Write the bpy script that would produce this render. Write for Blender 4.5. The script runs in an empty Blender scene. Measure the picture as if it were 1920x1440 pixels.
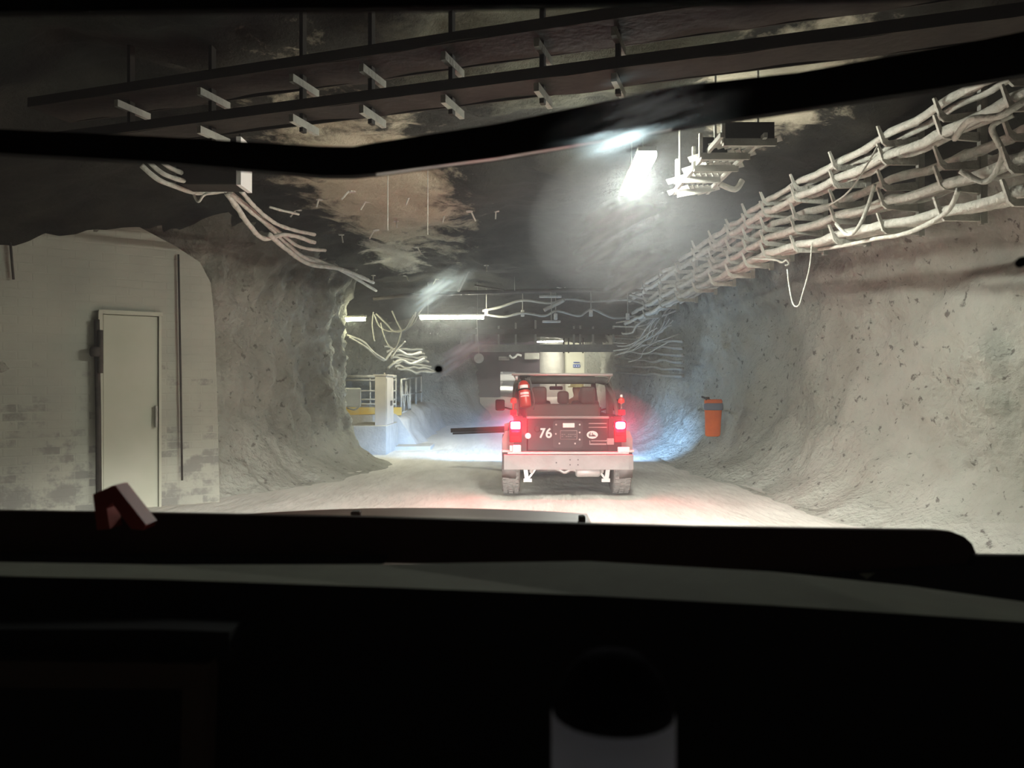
import bpy, math, random
from mathutils import Vector, Matrix, noise, Euler
random.seed(7)
scene = bpy.context.scene
col = scene.collection
F = 1442.0
CAM = Vector((0.0, 0.0, 1.6))

def P(px, py, Y):
    """world point seen at photo pixel (px,py) when it stands Y metres ahead"""
    return Vector(((px - 960) / F * Y, Y, 1.6 - (py - 720) / F * Y))

def lerp(a, b, t): return a + (b - a) * t

def interp(x, pts):
    if x <= pts[0][0]: return pts[0][1]
    for (x0, y0), (x1, y1) in zip(pts, pts[1:]):
        if x <= x1:
            t = (x - x0) / (x1 - x0)
            return y0 + (y1 - y0) * t
    return pts[-1][1]

# ------------------------------------------------------------------ materials
def new_mat(name):
    m = bpy.data.materials.new(name); m.use_nodes = True
    nt = m.node_tree; nt.nodes.clear()
    out = nt.nodes.new('ShaderNodeOutputMaterial')
    return m, nt, out

def N(nt, t, **kw):
    n = nt.nodes.new(t)
    for k, v in kw.items(): setattr(n, k, v)
    return n

def pbr(name, c, rough=0.7, metal=0.0, c2=None, nscale=6.0, bump=0.0, bscale=30.0, spec=0.5, stretch=None):
    m, nt, out = new_mat(name)
    b = N(nt, 'ShaderNodeBsdfPrincipled')
    b.inputs['Base Color'].default_value = (*c, 1); b.inputs['Roughness'].default_value = rough
    b.inputs['Metallic'].default_value = metal; b.inputs['Specular IOR Level'].default_value = spec
    nt.links.new(b.outputs[0], out.inputs[0])
    tc = N(nt, 'ShaderNodeTexCoord'); vec = tc.outputs['Object']
    if stretch:
        mp = N(nt, 'ShaderNodeMapping'); mp.inputs['Scale'].default_value = stretch
        nt.links.new(vec, mp.inputs[0]); vec = mp.outputs[0]
    if c2 is not None:
        nz = N(nt, 'ShaderNodeTexNoise'); nz.inputs['Scale'].default_value = nscale; nz.inputs['Detail'].default_value = 6
        nz.inputs['Roughness'].default_value = 0.65
        nt.links.new(vec, nz.inputs['Vector'])
        r = N(nt, 'ShaderNodeValToRGB'); r.color_ramp.elements[0].position = .35; r.color_ramp.elements[1].position = .65
        r.color_ramp.elements[0].color = (*c, 1); r.color_ramp.elements[1].color = (*c2, 1)
        nt.links.new(nz.outputs['Fac'], r.inputs[0]); nt.links.new(r.outputs[0], b.inputs['Base Color'])
    if bump:
        nb = N(nt, 'ShaderNodeTexNoise'); nb.inputs['Scale'].default_value = bscale; nb.inputs['Detail'].default_value = 5
        nt.links.new(vec, nb.inputs['Vector'])
        bp = N(nt, 'ShaderNodeBump'); bp.inputs['Strength'].default_value = bump; bp.inputs['Distance'].default_value = .03
        nt.links.new(nb.outputs['Fac'], bp.inputs['Height']); nt.links.new(bp.outputs[0], b.inputs['Normal'])
    return m

def emit(name, c, s):
    m, nt, out = new_mat(name)
    e = N(nt, 'ShaderNodeEmission'); e.inputs[0].default_value = (*c, 1); e.inputs[1].default_value = s
    nt.links.new(e.outputs[0], out.inputs[0]); return m

def rock(name, pale, mid, dark, zfade=None, pits=0.5, fac_scale=1.0):
    """dusty mine rock: pale powder, browner blotches, small dark pits; above zfade less dusty and darkened as if unlit"""
    m, nt, out = new_mat(name)
    L = nt.links.new
    b = N(nt, 'ShaderNodeBsdfPrincipled'); b.inputs['Roughness'].default_value = .95; b.inputs['Specular IOR Level'].default_value = .1
    L(b.outputs[0], out.inputs[0])
    tc = N(nt, 'ShaderNodeTexCoord'); v = tc.outputs['Object']
    n1 = N(nt, 'ShaderNodeTexNoise'); n1.inputs['Scale'].default_value = .9 * fac_scale; n1.inputs['Detail'].default_value = 9; n1.inputs['Roughness'].default_value = .62
    L(v, n1.inputs['Vector'])
    r1 = N(nt, 'ShaderNodeValToRGB'); e = r1.color_ramp.elements
    e[0].position = .34; e[0].color = (*mid, 1); e[1].position = .6; e[1].color = (*pale, 1)
    L(n1.outputs['Fac'], r1.inputs[0])
    # dark pits and scars
    n2 = N(nt, 'ShaderNodeTexNoise'); n2.inputs['Scale'].default_value = 8; n2.inputs['Detail'].default_value = 7; n2.inputs['Roughness'].default_value = .62; n2.inputs['Distortion'].default_value = .15
    L(v, n2.inputs['Vector'])
    r2 = N(nt, 'ShaderNodeValToRGB'); e = r2.color_ramp.elements
    e[0].position = .605; e[0].color = (0, 0, 0, 1); e[1].position = .66; e[1].color = (pits, pits, pits, 1)
    L(n2.outputs['Fac'], r2.inputs[0])
    mx = N(nt, 'ShaderNodeMix', data_type='RGBA'); L(r2.outputs[0], mx.inputs['Factor']); L(r1.outputs[0], mx.inputs['A'])
    mx.inputs['B'].default_value = (*dark, 1)
    outc = mx.outputs['Result']
    if zfade:  # upper wall: thinner dust, with shade mixed into the colour
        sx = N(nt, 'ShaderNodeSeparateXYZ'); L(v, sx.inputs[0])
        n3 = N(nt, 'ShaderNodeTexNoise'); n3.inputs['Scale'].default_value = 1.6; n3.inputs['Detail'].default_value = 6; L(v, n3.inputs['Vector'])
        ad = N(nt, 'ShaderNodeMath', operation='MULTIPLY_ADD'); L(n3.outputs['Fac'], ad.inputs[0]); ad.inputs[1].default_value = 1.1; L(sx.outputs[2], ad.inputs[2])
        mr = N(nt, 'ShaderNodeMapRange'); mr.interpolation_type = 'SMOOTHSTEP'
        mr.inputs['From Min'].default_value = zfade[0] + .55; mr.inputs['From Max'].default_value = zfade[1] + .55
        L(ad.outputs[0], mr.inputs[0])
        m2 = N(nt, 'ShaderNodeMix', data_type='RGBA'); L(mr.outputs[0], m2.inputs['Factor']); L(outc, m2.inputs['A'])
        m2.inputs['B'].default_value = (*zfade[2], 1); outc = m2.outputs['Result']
    L(outc, b.inputs['Base Color'])
    # relief
    nb = N(nt, 'ShaderNodeTexNoise'); nb.inputs['Scale'].default_value = 5.5; nb.inputs['Detail'].default_value = 10; nb.inputs['Roughness'].default_value = .68
    L(v, nb.inputs['Vector'])
    vo = N(nt, 'ShaderNodeTexVoronoi'); vo.inputs['Scale'].default_value = 14; L(v, vo.inputs['Vector'])
    am = N(nt, 'ShaderNodeMath', operation='MULTIPLY_ADD'); L(vo.outputs['Distance'], am.inputs[0]); am.inputs[1].default_value = .25; L(nb.outputs['Fac'], am.inputs[2])
    bp = N(nt, 'ShaderNodeBump'); bp.inputs['Strength'].default_value = .85; bp.inputs['Distance'].default_value = .14
    L(am.outputs[0], bp.inputs['Height']); L(bp.outputs[0], b.inputs['Normal'])
    return m

PALE = (.51, .515, .45)
M = {}
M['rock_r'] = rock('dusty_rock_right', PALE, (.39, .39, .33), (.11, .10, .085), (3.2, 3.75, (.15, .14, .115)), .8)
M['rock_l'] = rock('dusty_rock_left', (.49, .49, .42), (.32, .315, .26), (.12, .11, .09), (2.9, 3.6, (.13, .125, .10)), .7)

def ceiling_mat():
    m, nt, out = new_mat('dark_ceiling_rock'); L = nt.links.new
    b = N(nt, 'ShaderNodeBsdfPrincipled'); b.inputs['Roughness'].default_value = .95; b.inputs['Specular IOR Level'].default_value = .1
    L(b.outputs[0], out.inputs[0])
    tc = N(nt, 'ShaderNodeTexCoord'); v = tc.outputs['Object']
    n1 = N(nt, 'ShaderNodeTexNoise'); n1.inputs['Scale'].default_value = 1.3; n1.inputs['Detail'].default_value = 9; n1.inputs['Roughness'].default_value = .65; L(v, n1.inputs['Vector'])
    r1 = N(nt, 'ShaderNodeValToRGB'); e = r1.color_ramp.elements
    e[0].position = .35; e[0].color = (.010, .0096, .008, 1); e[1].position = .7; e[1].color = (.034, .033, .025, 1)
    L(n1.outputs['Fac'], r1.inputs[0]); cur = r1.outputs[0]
    # paler ellipses with noisy edges mixed over the dark base
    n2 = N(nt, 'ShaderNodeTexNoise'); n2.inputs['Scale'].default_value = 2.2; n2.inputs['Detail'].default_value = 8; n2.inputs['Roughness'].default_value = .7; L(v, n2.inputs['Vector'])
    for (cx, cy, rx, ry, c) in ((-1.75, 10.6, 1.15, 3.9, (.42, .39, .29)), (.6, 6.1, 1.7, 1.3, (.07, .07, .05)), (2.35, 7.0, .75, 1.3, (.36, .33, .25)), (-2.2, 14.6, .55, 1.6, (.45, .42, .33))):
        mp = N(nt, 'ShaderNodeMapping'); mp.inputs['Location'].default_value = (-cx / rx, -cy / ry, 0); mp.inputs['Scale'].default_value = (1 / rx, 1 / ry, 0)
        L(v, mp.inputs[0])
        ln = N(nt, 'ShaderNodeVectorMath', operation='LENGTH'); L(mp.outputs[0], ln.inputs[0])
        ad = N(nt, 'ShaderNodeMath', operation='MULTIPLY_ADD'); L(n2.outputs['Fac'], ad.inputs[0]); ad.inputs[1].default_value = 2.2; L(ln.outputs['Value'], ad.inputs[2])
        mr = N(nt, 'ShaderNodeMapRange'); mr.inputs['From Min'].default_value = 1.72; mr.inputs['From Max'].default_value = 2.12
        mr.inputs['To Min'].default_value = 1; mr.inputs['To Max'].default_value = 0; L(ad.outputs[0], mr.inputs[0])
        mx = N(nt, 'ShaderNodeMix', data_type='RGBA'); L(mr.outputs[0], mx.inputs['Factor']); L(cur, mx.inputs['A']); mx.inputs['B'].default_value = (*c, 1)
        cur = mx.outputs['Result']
    L(cur, b.inputs['Base Color'])
    nb = N(nt, 'ShaderNodeTexNoise'); nb.inputs['Scale'].default_value = 4; nb.inputs['Detail'].default_value = 11; nb.inputs['Roughness'].default_value = .7; L(v, nb.inputs['Vector'])
    bp = N(nt, 'ShaderNodeBump'); bp.inputs['Strength'].default_value = .8; bp.inputs['Distance'].default_value = .12
    L(nb.outputs['Fac'], bp.inputs['Height']); L(bp.outputs[0], b.inputs['Normal'])
    return m
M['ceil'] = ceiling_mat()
M['floor'] = pbr('dusty_floor', (.60, .575, .515), .95, c2=(.76, .735, .67), nscale=2.2, bump=.9, bscale=9, spec=.1, stretch=(1, .3, 1))

def brick_mat():
    m, nt, out = new_mat('dusted_brick'); L = nt.links.new
    b = N(nt, 'ShaderNodeBsdfPrincipled'); b.inputs['Roughness'].default_value = .95; b.inputs['Specular IOR Level'].default_value = .1
    L(b.outputs[0], out.inputs[0])
    tc = N(nt, 'ShaderNodeTexCoord'); v = tc.outputs['Object']
    mp = N(nt, 'ShaderNodeMapping'); mp.inputs['Rotation'].default_value = (math.pi / 2, 0, 0); L(v, mp.inputs[0])
    sx = N(nt, 'ShaderNodeSeparateXYZ'); L(v, sx.inputs[0])
    cb = N(nt, 'ShaderNodeCombineXYZ'); L(sx.outputs[0], cb.inputs[0]); L(sx.outputs[2], cb.inputs[1])
    br = N(nt, 'ShaderNodeTexBrick'); br.inputs['Scale'].default_value = 1; br.inputs['Brick Width'].default_value = .3; br.inputs['Row Height'].default_value = .105
    br.inputs['Mortar Size'].default_value = .012; br.inputs['Mortar Smooth'].default_value = .5
    br.inputs['Color1'].default_value = (0, 0, 0, 1); br.inputs['Color2'].default_value = (1, 1, 1, 1); br.inputs['Mortar'].default_value = (.3, .3, .3, 1)
    L(cb.outputs[0], br.inputs['Vector'])
    # dust has fallen off single bricks in patches, most of them low on the wall
    n1 = N(nt, 'ShaderNodeTexNoise'); n1.inputs['Scale'].default_value = 2.1; n1.inputs['Detail'].default_value = 7; n1.inputs['Roughness'].default_value = .75; L(v, n1.inputs['Vector'])
    hz = N(nt, 'ShaderNodeMapRange'); hz.inputs['From Min'].default_value = .2; hz.inputs['From Max'].default_value = 3.2; hz.inputs['To Min'].default_value = .12; hz.inputs['To Max'].default_value = -.22; L(sx.outputs[2], hz.inputs[0])
    a = N(nt, 'ShaderNodeMath', operation='ADD'); L(n1.outputs['Fac'], a.inputs[0]); L(hz.outputs[0], a.inputs[1])
    bw = N(nt, 'ShaderNodeMath', operation='MULTIPLY_ADD'); L(br.outputs['Color'], bw.inputs[0]); bw.inputs[1].default_value = .16; L(a.outputs[0], bw.inputs[2])
    r = N(nt, 'ShaderNodeMapRange'); r.inputs['From Min'].default_value = .63; r.inputs['From Max'].default_value = .73; r.inputs['To Max'].default_value = .7; L(bw.outputs[0], r.inputs[0])
    n2 = N(nt, 'ShaderNodeTexNoise'); n2.inputs['Scale'].default_value = 1.1; n2.inputs['Detail'].default_value = 6; L(v, n2.inputs['Vector'])
    base = N(nt, 'ShaderNodeValToRGB'); e = base.color_ramp.elements
    e[0].position = .3; e[0].color = (.30, .30, .255, 1); e[1].position = .65; e[1].color = (.38, .375, .31, 1); L(n2.outputs['Fac'], base.inputs[0])
    mx = N(nt, 'ShaderNodeMix', data_type='RGBA'); L(r.outputs[0], mx.inputs['Factor']); L(base.outputs[0], mx.inputs['A']); mx.inputs['B'].default_value = (.17, .165, .15, 1)
    L(mx.outputs['Result'], b.inputs['Base Color'])
    hs = N(nt, 'ShaderNodeMath', operation='MULTIPLY_ADD'); L(br.outputs['Fac'], hs.inputs[0]); hs.inputs[1].default_value = -.35
    nb = N(nt, 'ShaderNodeTexNoise'); nb.inputs['Scale'].default_value = 8; nb.inputs['Detail'].default_value = 8; L(v, nb.inputs['Vector']); L(nb.outputs['Fac'], hs.inputs[2])
    bp = N(nt, 'ShaderNodeBump'); bp.inputs['Strength'].default_value = .3; bp.inputs['Distance'].default_value = .03
    L(hs.outputs[0], bp.inputs['Height']); L(bp.outputs[0], b.inputs['Normal'])
    return m
M['brick'] = brick_mat()
M['doorpaint'] = pbr('dusty_door_paint', (.41, .41, .32), .85, c2=(.46, .455, .37), nscale=1.5, bump=.05, bscale=8, spec=.15)
M['dust'] = pbr('dust_coating', (.60, .585, .52), .95, c2=(.44, .425, .37), nscale=9, bump=.7, bscale=28, spec=.1)
M['dustdark'] = pbr('dusty_steel', (.30, .29, .255), .9, c2=(.40, .39, .34), nscale=5, bump=.4, bscale=22, spec=.15)
M['darksteel'] = pbr('dark_steel', (.014, .011, .008), .8, c2=(.028, .022, .016), nscale=3, bump=.2, bscale=15, spec=.2)
M['rust'] = pbr('dark_pipe_paint', (.03, .026, .022), .8, c2=(.07, .06, .05), nscale=6, spec=.2)
M['beige'] = pbr('cabinet_paint', (.62, .56, .48), .7, c2=(.54, .49, .42), nscale=4, bump=.05, spec=.25)
M['concrete'] = pbr('concrete', (.52, .50, .45), .95, c2=(.42, .40, .36), nscale=5, bump=.4, bscale=20, spec=.1)
M['yellow'] = pbr('yellow_paint', (.62, .40, .07), .75, c2=(.58, .47, .22), nscale=4, spec=.2)
M['greybox'] = pbr('grey_enclosure', (.42, .42, .37), .7, c2=(.5, .5, .44), nscale=4, spec=.2)
M['black'] = pbr('black_interior_plastic', (.010, .010, .012), .8, spec=.15)
M['brownblack'] = pbr('dark_brown_trim', (.05, .022, .017), .75, spec=.1)
M['crossbar'] = pbr('crossbar_paint', (.008, .008, .009), .8, spec=.1)
M['strip'] = pbr('edge_highlight_metal', (.30, .27, .26), .35, metal=.8)
M['dashtop'] = pbr('dusty_dash_top', (.30, .31, .25), .9, c2=(.25, .25, .21), nscale=8, spec=.1)
M['hood'] = pbr('faded_red_hood', (.50, .30, .25), .5, c2=(.42, .24, .2), nscale=4, spec=.3)
M['red'] = pbr('red_plastic', (.34, .025, .010), .55, spec=.3)
M['smoke'] = pbr('dark_grey_lid', (.02, .02, .024), 1.0, spec=0)
M['panelbrown'] = pbr('brown_panel_trim', (.05, .028, .02), .7)
M['jeepblack'] = pbr('black_car_paint', (.012, .010, .010), .35, c2=(.028, .023, .022), nscale=3, spec=.3)
M['jeepdust'] = pbr('dusty_bumper_steel', (.40, .37, .36), .75, c2=(.32, .29, .28), nscale=4, bump=.1, spec=.3)
M['flare'] = pbr('grey_flare_plastic', (.30, .27, .26), .7, c2=(.24, .22, .21), nscale=5)
M['rubber'] = pbr('dusty_rubber', (.33, .30, .28), .95, c2=(.26, .24, .22), nscale=12, bump=.6, bscale=40, spec=.1)
M['leather'] = pbr('brown_leather', (.085, .062, .05), .6, c2=(.11, .085, .07), nscale=8)
M['cage'] = pbr('padded_bar', (.10, .09, .082), .8, c2=(.15, .135, .12), nscale=6)
M['extred'] = pbr('extinguisher_red', (.62, .05, .03), .35, spec=.5)
M['white'] = pbr('white_paint', (.85, .84, .80), .6)
M['chrome'] = pbr('bare_chrome', (.75, .74, .72), .25, metal=1.0)
M['silver'] = pbr('exhaust_metal', (.62, .57, .54), .5, metal=.3)
M['orange'] = pbr('orange_fabric', (.85, .17, .03), .8, c2=(.75, .13, .025), nscale=7, bump=.3, bscale=20)
M['bluecloth'] = pbr('blue_grey_strap', (.17, .19, .25), .85)
M['wood'] = pbr('dark_timber', (.012, .011, .012), .9, c2=(.03, .027, .027), nscale=7, stretch=(1, 8, 8))
M['purple'] = pbr('dark_maroon_sheet', (.045, .030, .038), .85, c2=(.065, .045, .055), nscale=3)
M['cream'] = pbr('cream_wall', (.78, .76, .60), .9, c2=(.70, .68, .55), nscale=3)
M['blue'] = pbr('blue_sign', (.05, .11, .38), .6)
M['plate'] = pbr('plate_dark', (.05, .045, .045), .6)
M['skin'] = pbr('skin', (.36, .20, .13), .6)
M['hardhat'] = pbr('hard_hat', (.75, .68, .30), .4)
M['shirt'] = pbr('pale_shirt', (.55, .45, .42), .9)
M['trousers'] = pbr('dark_trousers', (.06, .06, .08), .9)
M['taillens'] = emit('tail_lamp_red', (1, .016, .06), 500)
M['taildim'] = pbr('red_lens', (.35, .012, .02), .5, spec=.2)
M['reverse'] = pbr('white_lens', (.9, .86, .84), .2)
M['lamp'] = emit('fluorescent_tube', (.97, 1, .92), 340)
M['lamp2'] = emit('fluorescent_tube_mid', (1, .99, .82), 230)
M['lamp3'] = emit('fluorescent_tube_short', (1, .97, .66), 110)
M['lampfar'] = emit('fluorescent_tube_far', (1, .98, .86), 200)

def clear_glass():
    m, nt, out = new_mat('clear_glass')
    t = N(nt, 'ShaderNodeBsdfTransparent'); t.inputs[0].default_value = (.97, .975, .97, 1); nt.links.new(t.outputs[0], out.inputs[0]); return m
M['glass'] = clear_glass()

def smear_mat(name, c, dens, fwd=.6, ior=1.3, rough=.42):
    m, nt, out = new_mat(name); L = nt.links.new
    tc = N(nt, 'ShaderNodeTexCoord'); uv = tc.outputs['UV']
    mp = N(nt, 'ShaderNodeMapping'); mp.inputs['Location'].default_value = (-1, -1, 0); mp.inputs['Scale'].default_value = (2, 2, 0); L(uv, mp.inputs[0])
    ln = N(nt, 'ShaderNodeVectorMath', operation='LENGTH'); L(mp.outputs[0], ln.inputs[0])
    mr = N(nt, 'ShaderNodeMapRange', interpolation_type='SMOOTHSTEP'); mr.inputs['From Min'].default_value = 1; mr.inputs['From Max'].default_value = .0; L(ln.outputs['Value'], mr.inputs[0])
    ms = N(nt, 'ShaderNodeMapping'); ms.inputs['Scale'].default_value = (1.6, 5, 1); L(uv, ms.inputs[0])
    nz = N(nt, 'ShaderNodeTexNoise'); nz.inputs['Scale'].default_value = 1.7; nz.inputs['Detail'].default_value = 5; L(ms.outputs[0], nz.inputs['Vector'])
    r = N(nt, 'ShaderNodeMapRange'); r.inputs['From Min'].default_value = .35; r.inputs['From Max'].default_value = .7; L(nz.outputs['Fac'], r.inputs[0])
    mu = N(nt, 'ShaderNodeMath', operation='MULTIPLY'); L(mr.outputs[0], mu.inputs[0]); L(r.outputs[0], mu.inputs[1])
    m3 = N(nt, 'ShaderNodeMath', operation='MULTIPLY'); L(mu.outputs[0], m3.inputs[0]); m3.inputs[1].default_value = dens
    t = N(nt, 'ShaderNodeBsdfTransparent'); tr = N(nt, 'ShaderNodeBsdfTranslucent'); tr.inputs[0].default_value = (*c, 1)
    rf = N(nt, 'ShaderNodeBsdfRefraction'); rf.inputs['Color'].default_value = (*c, 1); rf.inputs['Roughness'].default_value = rough; rf.inputs['IOR'].default_value = ior
    m4 = N(nt, 'ShaderNodeMixShader'); m4.inputs[0].default_value = fwd; L(tr.outputs[0], m4.inputs[1]); L(rf.outputs[0], m4.inputs[2])
    mx = N(nt, 'ShaderNodeMixShader'); L(m3.outputs[0], mx.inputs[0]); L(t.outputs[0], mx.inputs[1]); L(m4.outputs[0], mx.inputs[2]); L(mx.outputs[0], out.inputs[0])
    return m
M['smear'] = smear_mat('greasy_glass_smear', (.70, .88, 1.0), .85, .2)
M['smearsoft'] = smear_mat('dust_film_on_glass', (.95, 1, 1), .8, .0)
M['smearfar'] = smear_mat('dull_glass_smear', (.75, .9, 1.0), .8, .35, 1.1, .75)

# ------------------------------------------------------------------ mesh helpers
OFF = {}
class MB:
    def __init__(s): s.v = []; s.f = []; s.uv = None
    def add(s, vs, fs):
        n = len(s.v); s.v += [Vector(v) for v in vs]; s.f += [tuple(n + i for i in f) for f in fs]; return s
    def box(s, c, size, rot=None, bev=0.0):
        c = Vector(c); hx, hy, hz = size[0] / 2, size[1] / 2, size[2] / 2
        R = rot if rot is not None else Matrix.Identity(3)
        if bev <= 0:
            vs = [c + R @ Vector((x * hx, y * hy, z * hz)) for x in (-1, 1) for y in (-1, 1) for z in (-1, 1)]
            return s.add(vs, [(0, 1, 3, 2), (4, 6, 7, 5), (0, 4, 5, 1), (2, 3, 7, 6), (0, 2, 6, 4), (1, 5, 7, 3)])
        import bmesh
        bm = bmesh.new(); bmesh.ops.create_cube(bm, size=1)
        for v in bm.verts: v.co = Vector((v.co.x * size[0], v.co.y * size[1], v.co.z * size[2]))
        bmesh.ops.bevel(bm, geom=list(bm.edges), offset=bev, segments=3, profile=.5, affect='EDGES')
        bm.verts.index_update(); vs = [c + R @ v.co for v in bm.verts]; fs = [[v.index for v in f.verts] for f in bm.faces]; bm.free()
        return s.add(vs, fs)
    def bar(s, a, b, w, h, up=(0, 0, 1)):
        a, b = Vector(a), Vector(b); d = (b - a); L = d.length; d.normalize(); u = Vector(up)
        if abs(d.dot(u)) > .98: u = Vector((1, 0, 0))
        x = d.cross(u).normalized(); u = x.cross(d).normalized()
        R = Matrix((x, d, u)).transposed()
        return s.box((a + b) / 2, (w, L, h), R)
    def tube(s, pts, r, seg=8, cap=True, wob=0.0):
        pts = [Vector(p) for p in pts]; n = len(pts); rings = []
        rr = r if isinstance(r, (list, tuple)) else [r] * n
        pu = None
        for i, p in enumerate(pts):
            d = (pts[min(i + 1, n - 1)] - pts[max(i - 1, 0)])
            if d.length < 1e-6: d = Vector((0, 0, 1))
            d.normalize()
            if pu is None:
                u = Vector((0, 0, 1)) if abs(d.z) < .9 else Vector((1, 0, 0))
            else: u = pu
            x = d.cross(u)
            if x.length < 1e-4: x = d.orthogonal()
            x.normalize(); u = x.cross(d).normalized(); pu = u
            ring = []
            for k in range(seg):
                a = 2 * math.pi * k / seg
                q = rr[i] * (1 + (noise.noise((p + Vector((k * .7, 0, 0))) * 9) * wob if wob else 0))
                ring.append(p + (x * math.cos(a) + u * math.sin(a)) * q)
            rings.append(ring)
        vs = [v for ring in rings for v in ring]; fs = []
        for i in range(n - 1):
            for k in range(seg):
                a, b = i * seg + k, i * seg + (k + 1) % seg
                fs.append((a, b, b + seg, a + seg))
        if cap: fs.append(tuple(reversed(range(seg)))); fs.append(tuple(range((n - 1) * seg, n * seg)))
        return s.add(vs, fs)
    def lathe(s, c, prof, seg=20, axis=(0, 0, 1), cap=True):
        c = Vector(c); ax = Vector(axis).normalized(); x = ax.orthogonal().normalized(); y = ax.cross(x)
        vs, fs = [], []
        for (r, h) in prof:
            for k in range(seg):
                a = 2 * math.pi * k / seg; vs.append(c + ax * h + (x * math.cos(a) + y * math.sin(a)) * max(r, 1e-4))
        for i in range(len(prof) - 1):
            for k in range(seg):
                a, b = i * seg + k, i * seg + (k + 1) % seg; fs.append((a, b, b + seg, a + seg))
        if cap: fs.append(tuple(reversed(range(seg)))); fs.append(tuple(range((len(prof) - 1) * seg, len(prof) * seg)))
        return s.add(vs, fs)
    def prism(s, poly, ext):
        poly = [Vector(p) for p in poly]; e = Vector(ext); n = len(poly)
        vs = poly + [p + e for p in poly]
        fs = [tuple(range(n)), tuple(reversed(range(n, 2 * n)))] + [(i, n + i, n + (i + 1) % n, (i + 1) % n) for i in range(n)]
        return s.add(vs, fs)
    def strip(s, secs, ext):
        """swept quad section: secs = [(top point, bottom point)], ext = thickness vector"""
        e = Vector(ext); vs, fs = [], []
        for (a, b) in secs: vs += [Vector(a), Vector(b), Vector(b) + e, Vector(a) + e]
        n = len(secs)
        for i in range(n - 1):
            for k in range(4):
                a, b = i * 4 + k, i * 4 + (k + 1) % 4; fs.append((a, b, b + 4, a + 4))
        fs.append((3, 2, 1, 0)); q = (n - 1) * 4; fs.append((q, q + 1, q + 2, q + 3))
        return s.add(vs, fs)
    def build(s, name, mat, parent=None, smooth=False, auto=None):
        off = OFF.get(parent.name, Vector()) if parent is not None else Vector()
        me = bpy.data.meshes.new(name)
        me.from_pydata([tuple(v - off) for v in s.v], [], [list(f) for f in s.f]); me.update()
        import bmesh
        bm = bmesh.new(); bm.from_mesh(me); bmesh.ops.recalc_face_normals(bm, faces=list(bm.faces)); bm.to_mesh(me); bm.free()
        if smooth:
            for p in me.polygons: p.use_smooth = True
        if mat is not None: me.materials.append(mat)
        o = bpy.data.objects.new(name, me); col.objects.link(o)
        if parent is not None: o.parent = parent
        OFF[o.name] = off
        return o

def tag(o, label=None, cat=None, group=None, kind=None):
    if label: o['label'] = label
    if cat: o['category'] = cat
    if group: o['group'] = group
    if kind: o['kind'] = kind
    return o

def empty(name, loc, label=None, cat=None, group=None):
    o = bpy.data.objects.new(name, None); o.location = loc; o.empty_display_size = .1; col.objects.link(o)
    OFF[o.name] = Vector(loc); tag(o, label, cat, group); return o

def kids(o): return [c for c in bpy.data.objects if c.parent == o]

def copy_tree(o, parent=None):
    c = o.copy(); col.objects.link(c)
    if parent is not None: c.parent = parent
    for ch in kids(o): copy_tree(ch, c)
    return c

def smooth_path(pts, n=8):
    pts = [Vector(p) for p in pts]; out = []
    m = len(pts)
    for i in range(m - 1):
        p0, p1, p2, p3 = pts[max(i - 1, 0)], pts[i], pts[i + 1], pts[min(i + 2, m - 1)]
        for k in range(n):
            t = k / n; t2, t3 = t * t, t * t * t
            out.append(.5 * ((2 * p1) + (-p0 + p2) * t + (2 * p0 - 5 * p1 + 4 * p2 - p3) * t2 + (-p0 + 3 * p1 - 3 * p2 + p3) * t3))
    out.append(pts[-1]); return out

def fbm(p, sc, oct=4, H=.9): return noise.fractal(Vector(p) * sc, H, 2.1, oct)

# ------------------------------------------------------------------ the tunnel
def floor_z(x, y):
    z = interp(y, [(19, 0), (24, .25), (30, .62), (36, .98), (60, 1.5), (80, 1.6)])
    for rx in (-.02, 1.58):                                   # wheel ruts of the car ahead
        z -= .018 * math.exp(-((x - rx) / .17) ** 2)
    return z + fbm((x, y, 0), .7, 4) * .03 + fbm((x, y, 3), 4, 3) * .008

def grid_obj(name, xs, ys, fn, mat):
    mb = MB(); nx, ny = len(xs), len(ys)
    vs = [fn(x, y) for y in ys for x in xs]
    fs = [(j * nx + i, j * nx + i + 1, (j + 1) * nx + i + 1, (j + 1) * nx + i) for j in range(ny - 1) for i in range(nx - 1)]
    mb.add(vs, fs); return mb.build(name, mat, None, smooth=True)

def rng(a, b, st):
    n = max(1, int(round((b - a) / st))); return [a + (b - a) * i / n for i in range(n + 1)]

ys_f = rng(-6, 6, .5) + rng(6.12, 20, .12) + rng(20.3, 36, .3) + rng(37, 66, 1.0)
fl = grid_obj('floor', rng(-8, 7.5, .13), ys_f, lambda x, y: Vector((x, y, floor_z(x, y))), M['floor'])
tag(fl, kind='structure')

def ceil_z(x, y):
    z = interp(y, [(-6, 4.3), (6, 4.3), (9, 4.15), (14, 4.0), (20, 3.85), (26, 3.75), (32, 3.6), (66, 3.6)])
    l = interp(y, [(8, -3.6), (11, -3.3), (16, -2.9), (23, -4.2), (26, -1.4), (31, -1.4), (34, -3), (66, -3)])
    r = interp(y, [(6, 3.9), (10, 3.8), (16, 3.5), (25, 3.6), (66, 4)])
    if x < l: z -= min(1.0, (l - x) * .35)
    if x > r: z -= min(.9, (x - r) * .45)
    q = Vector((x, y, 0))
    z += fbm(q, .45, 4) * .22 + fbm(q + Vector((9, 2, 1)), 1.6, 4) * .09 + abs(fbm(q, 4.2, 3)) * .05
    return z
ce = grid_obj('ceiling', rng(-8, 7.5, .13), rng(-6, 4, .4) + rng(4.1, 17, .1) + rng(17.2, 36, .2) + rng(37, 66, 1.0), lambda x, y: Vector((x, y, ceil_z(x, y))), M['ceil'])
tag(ce, kind='structure')

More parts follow.
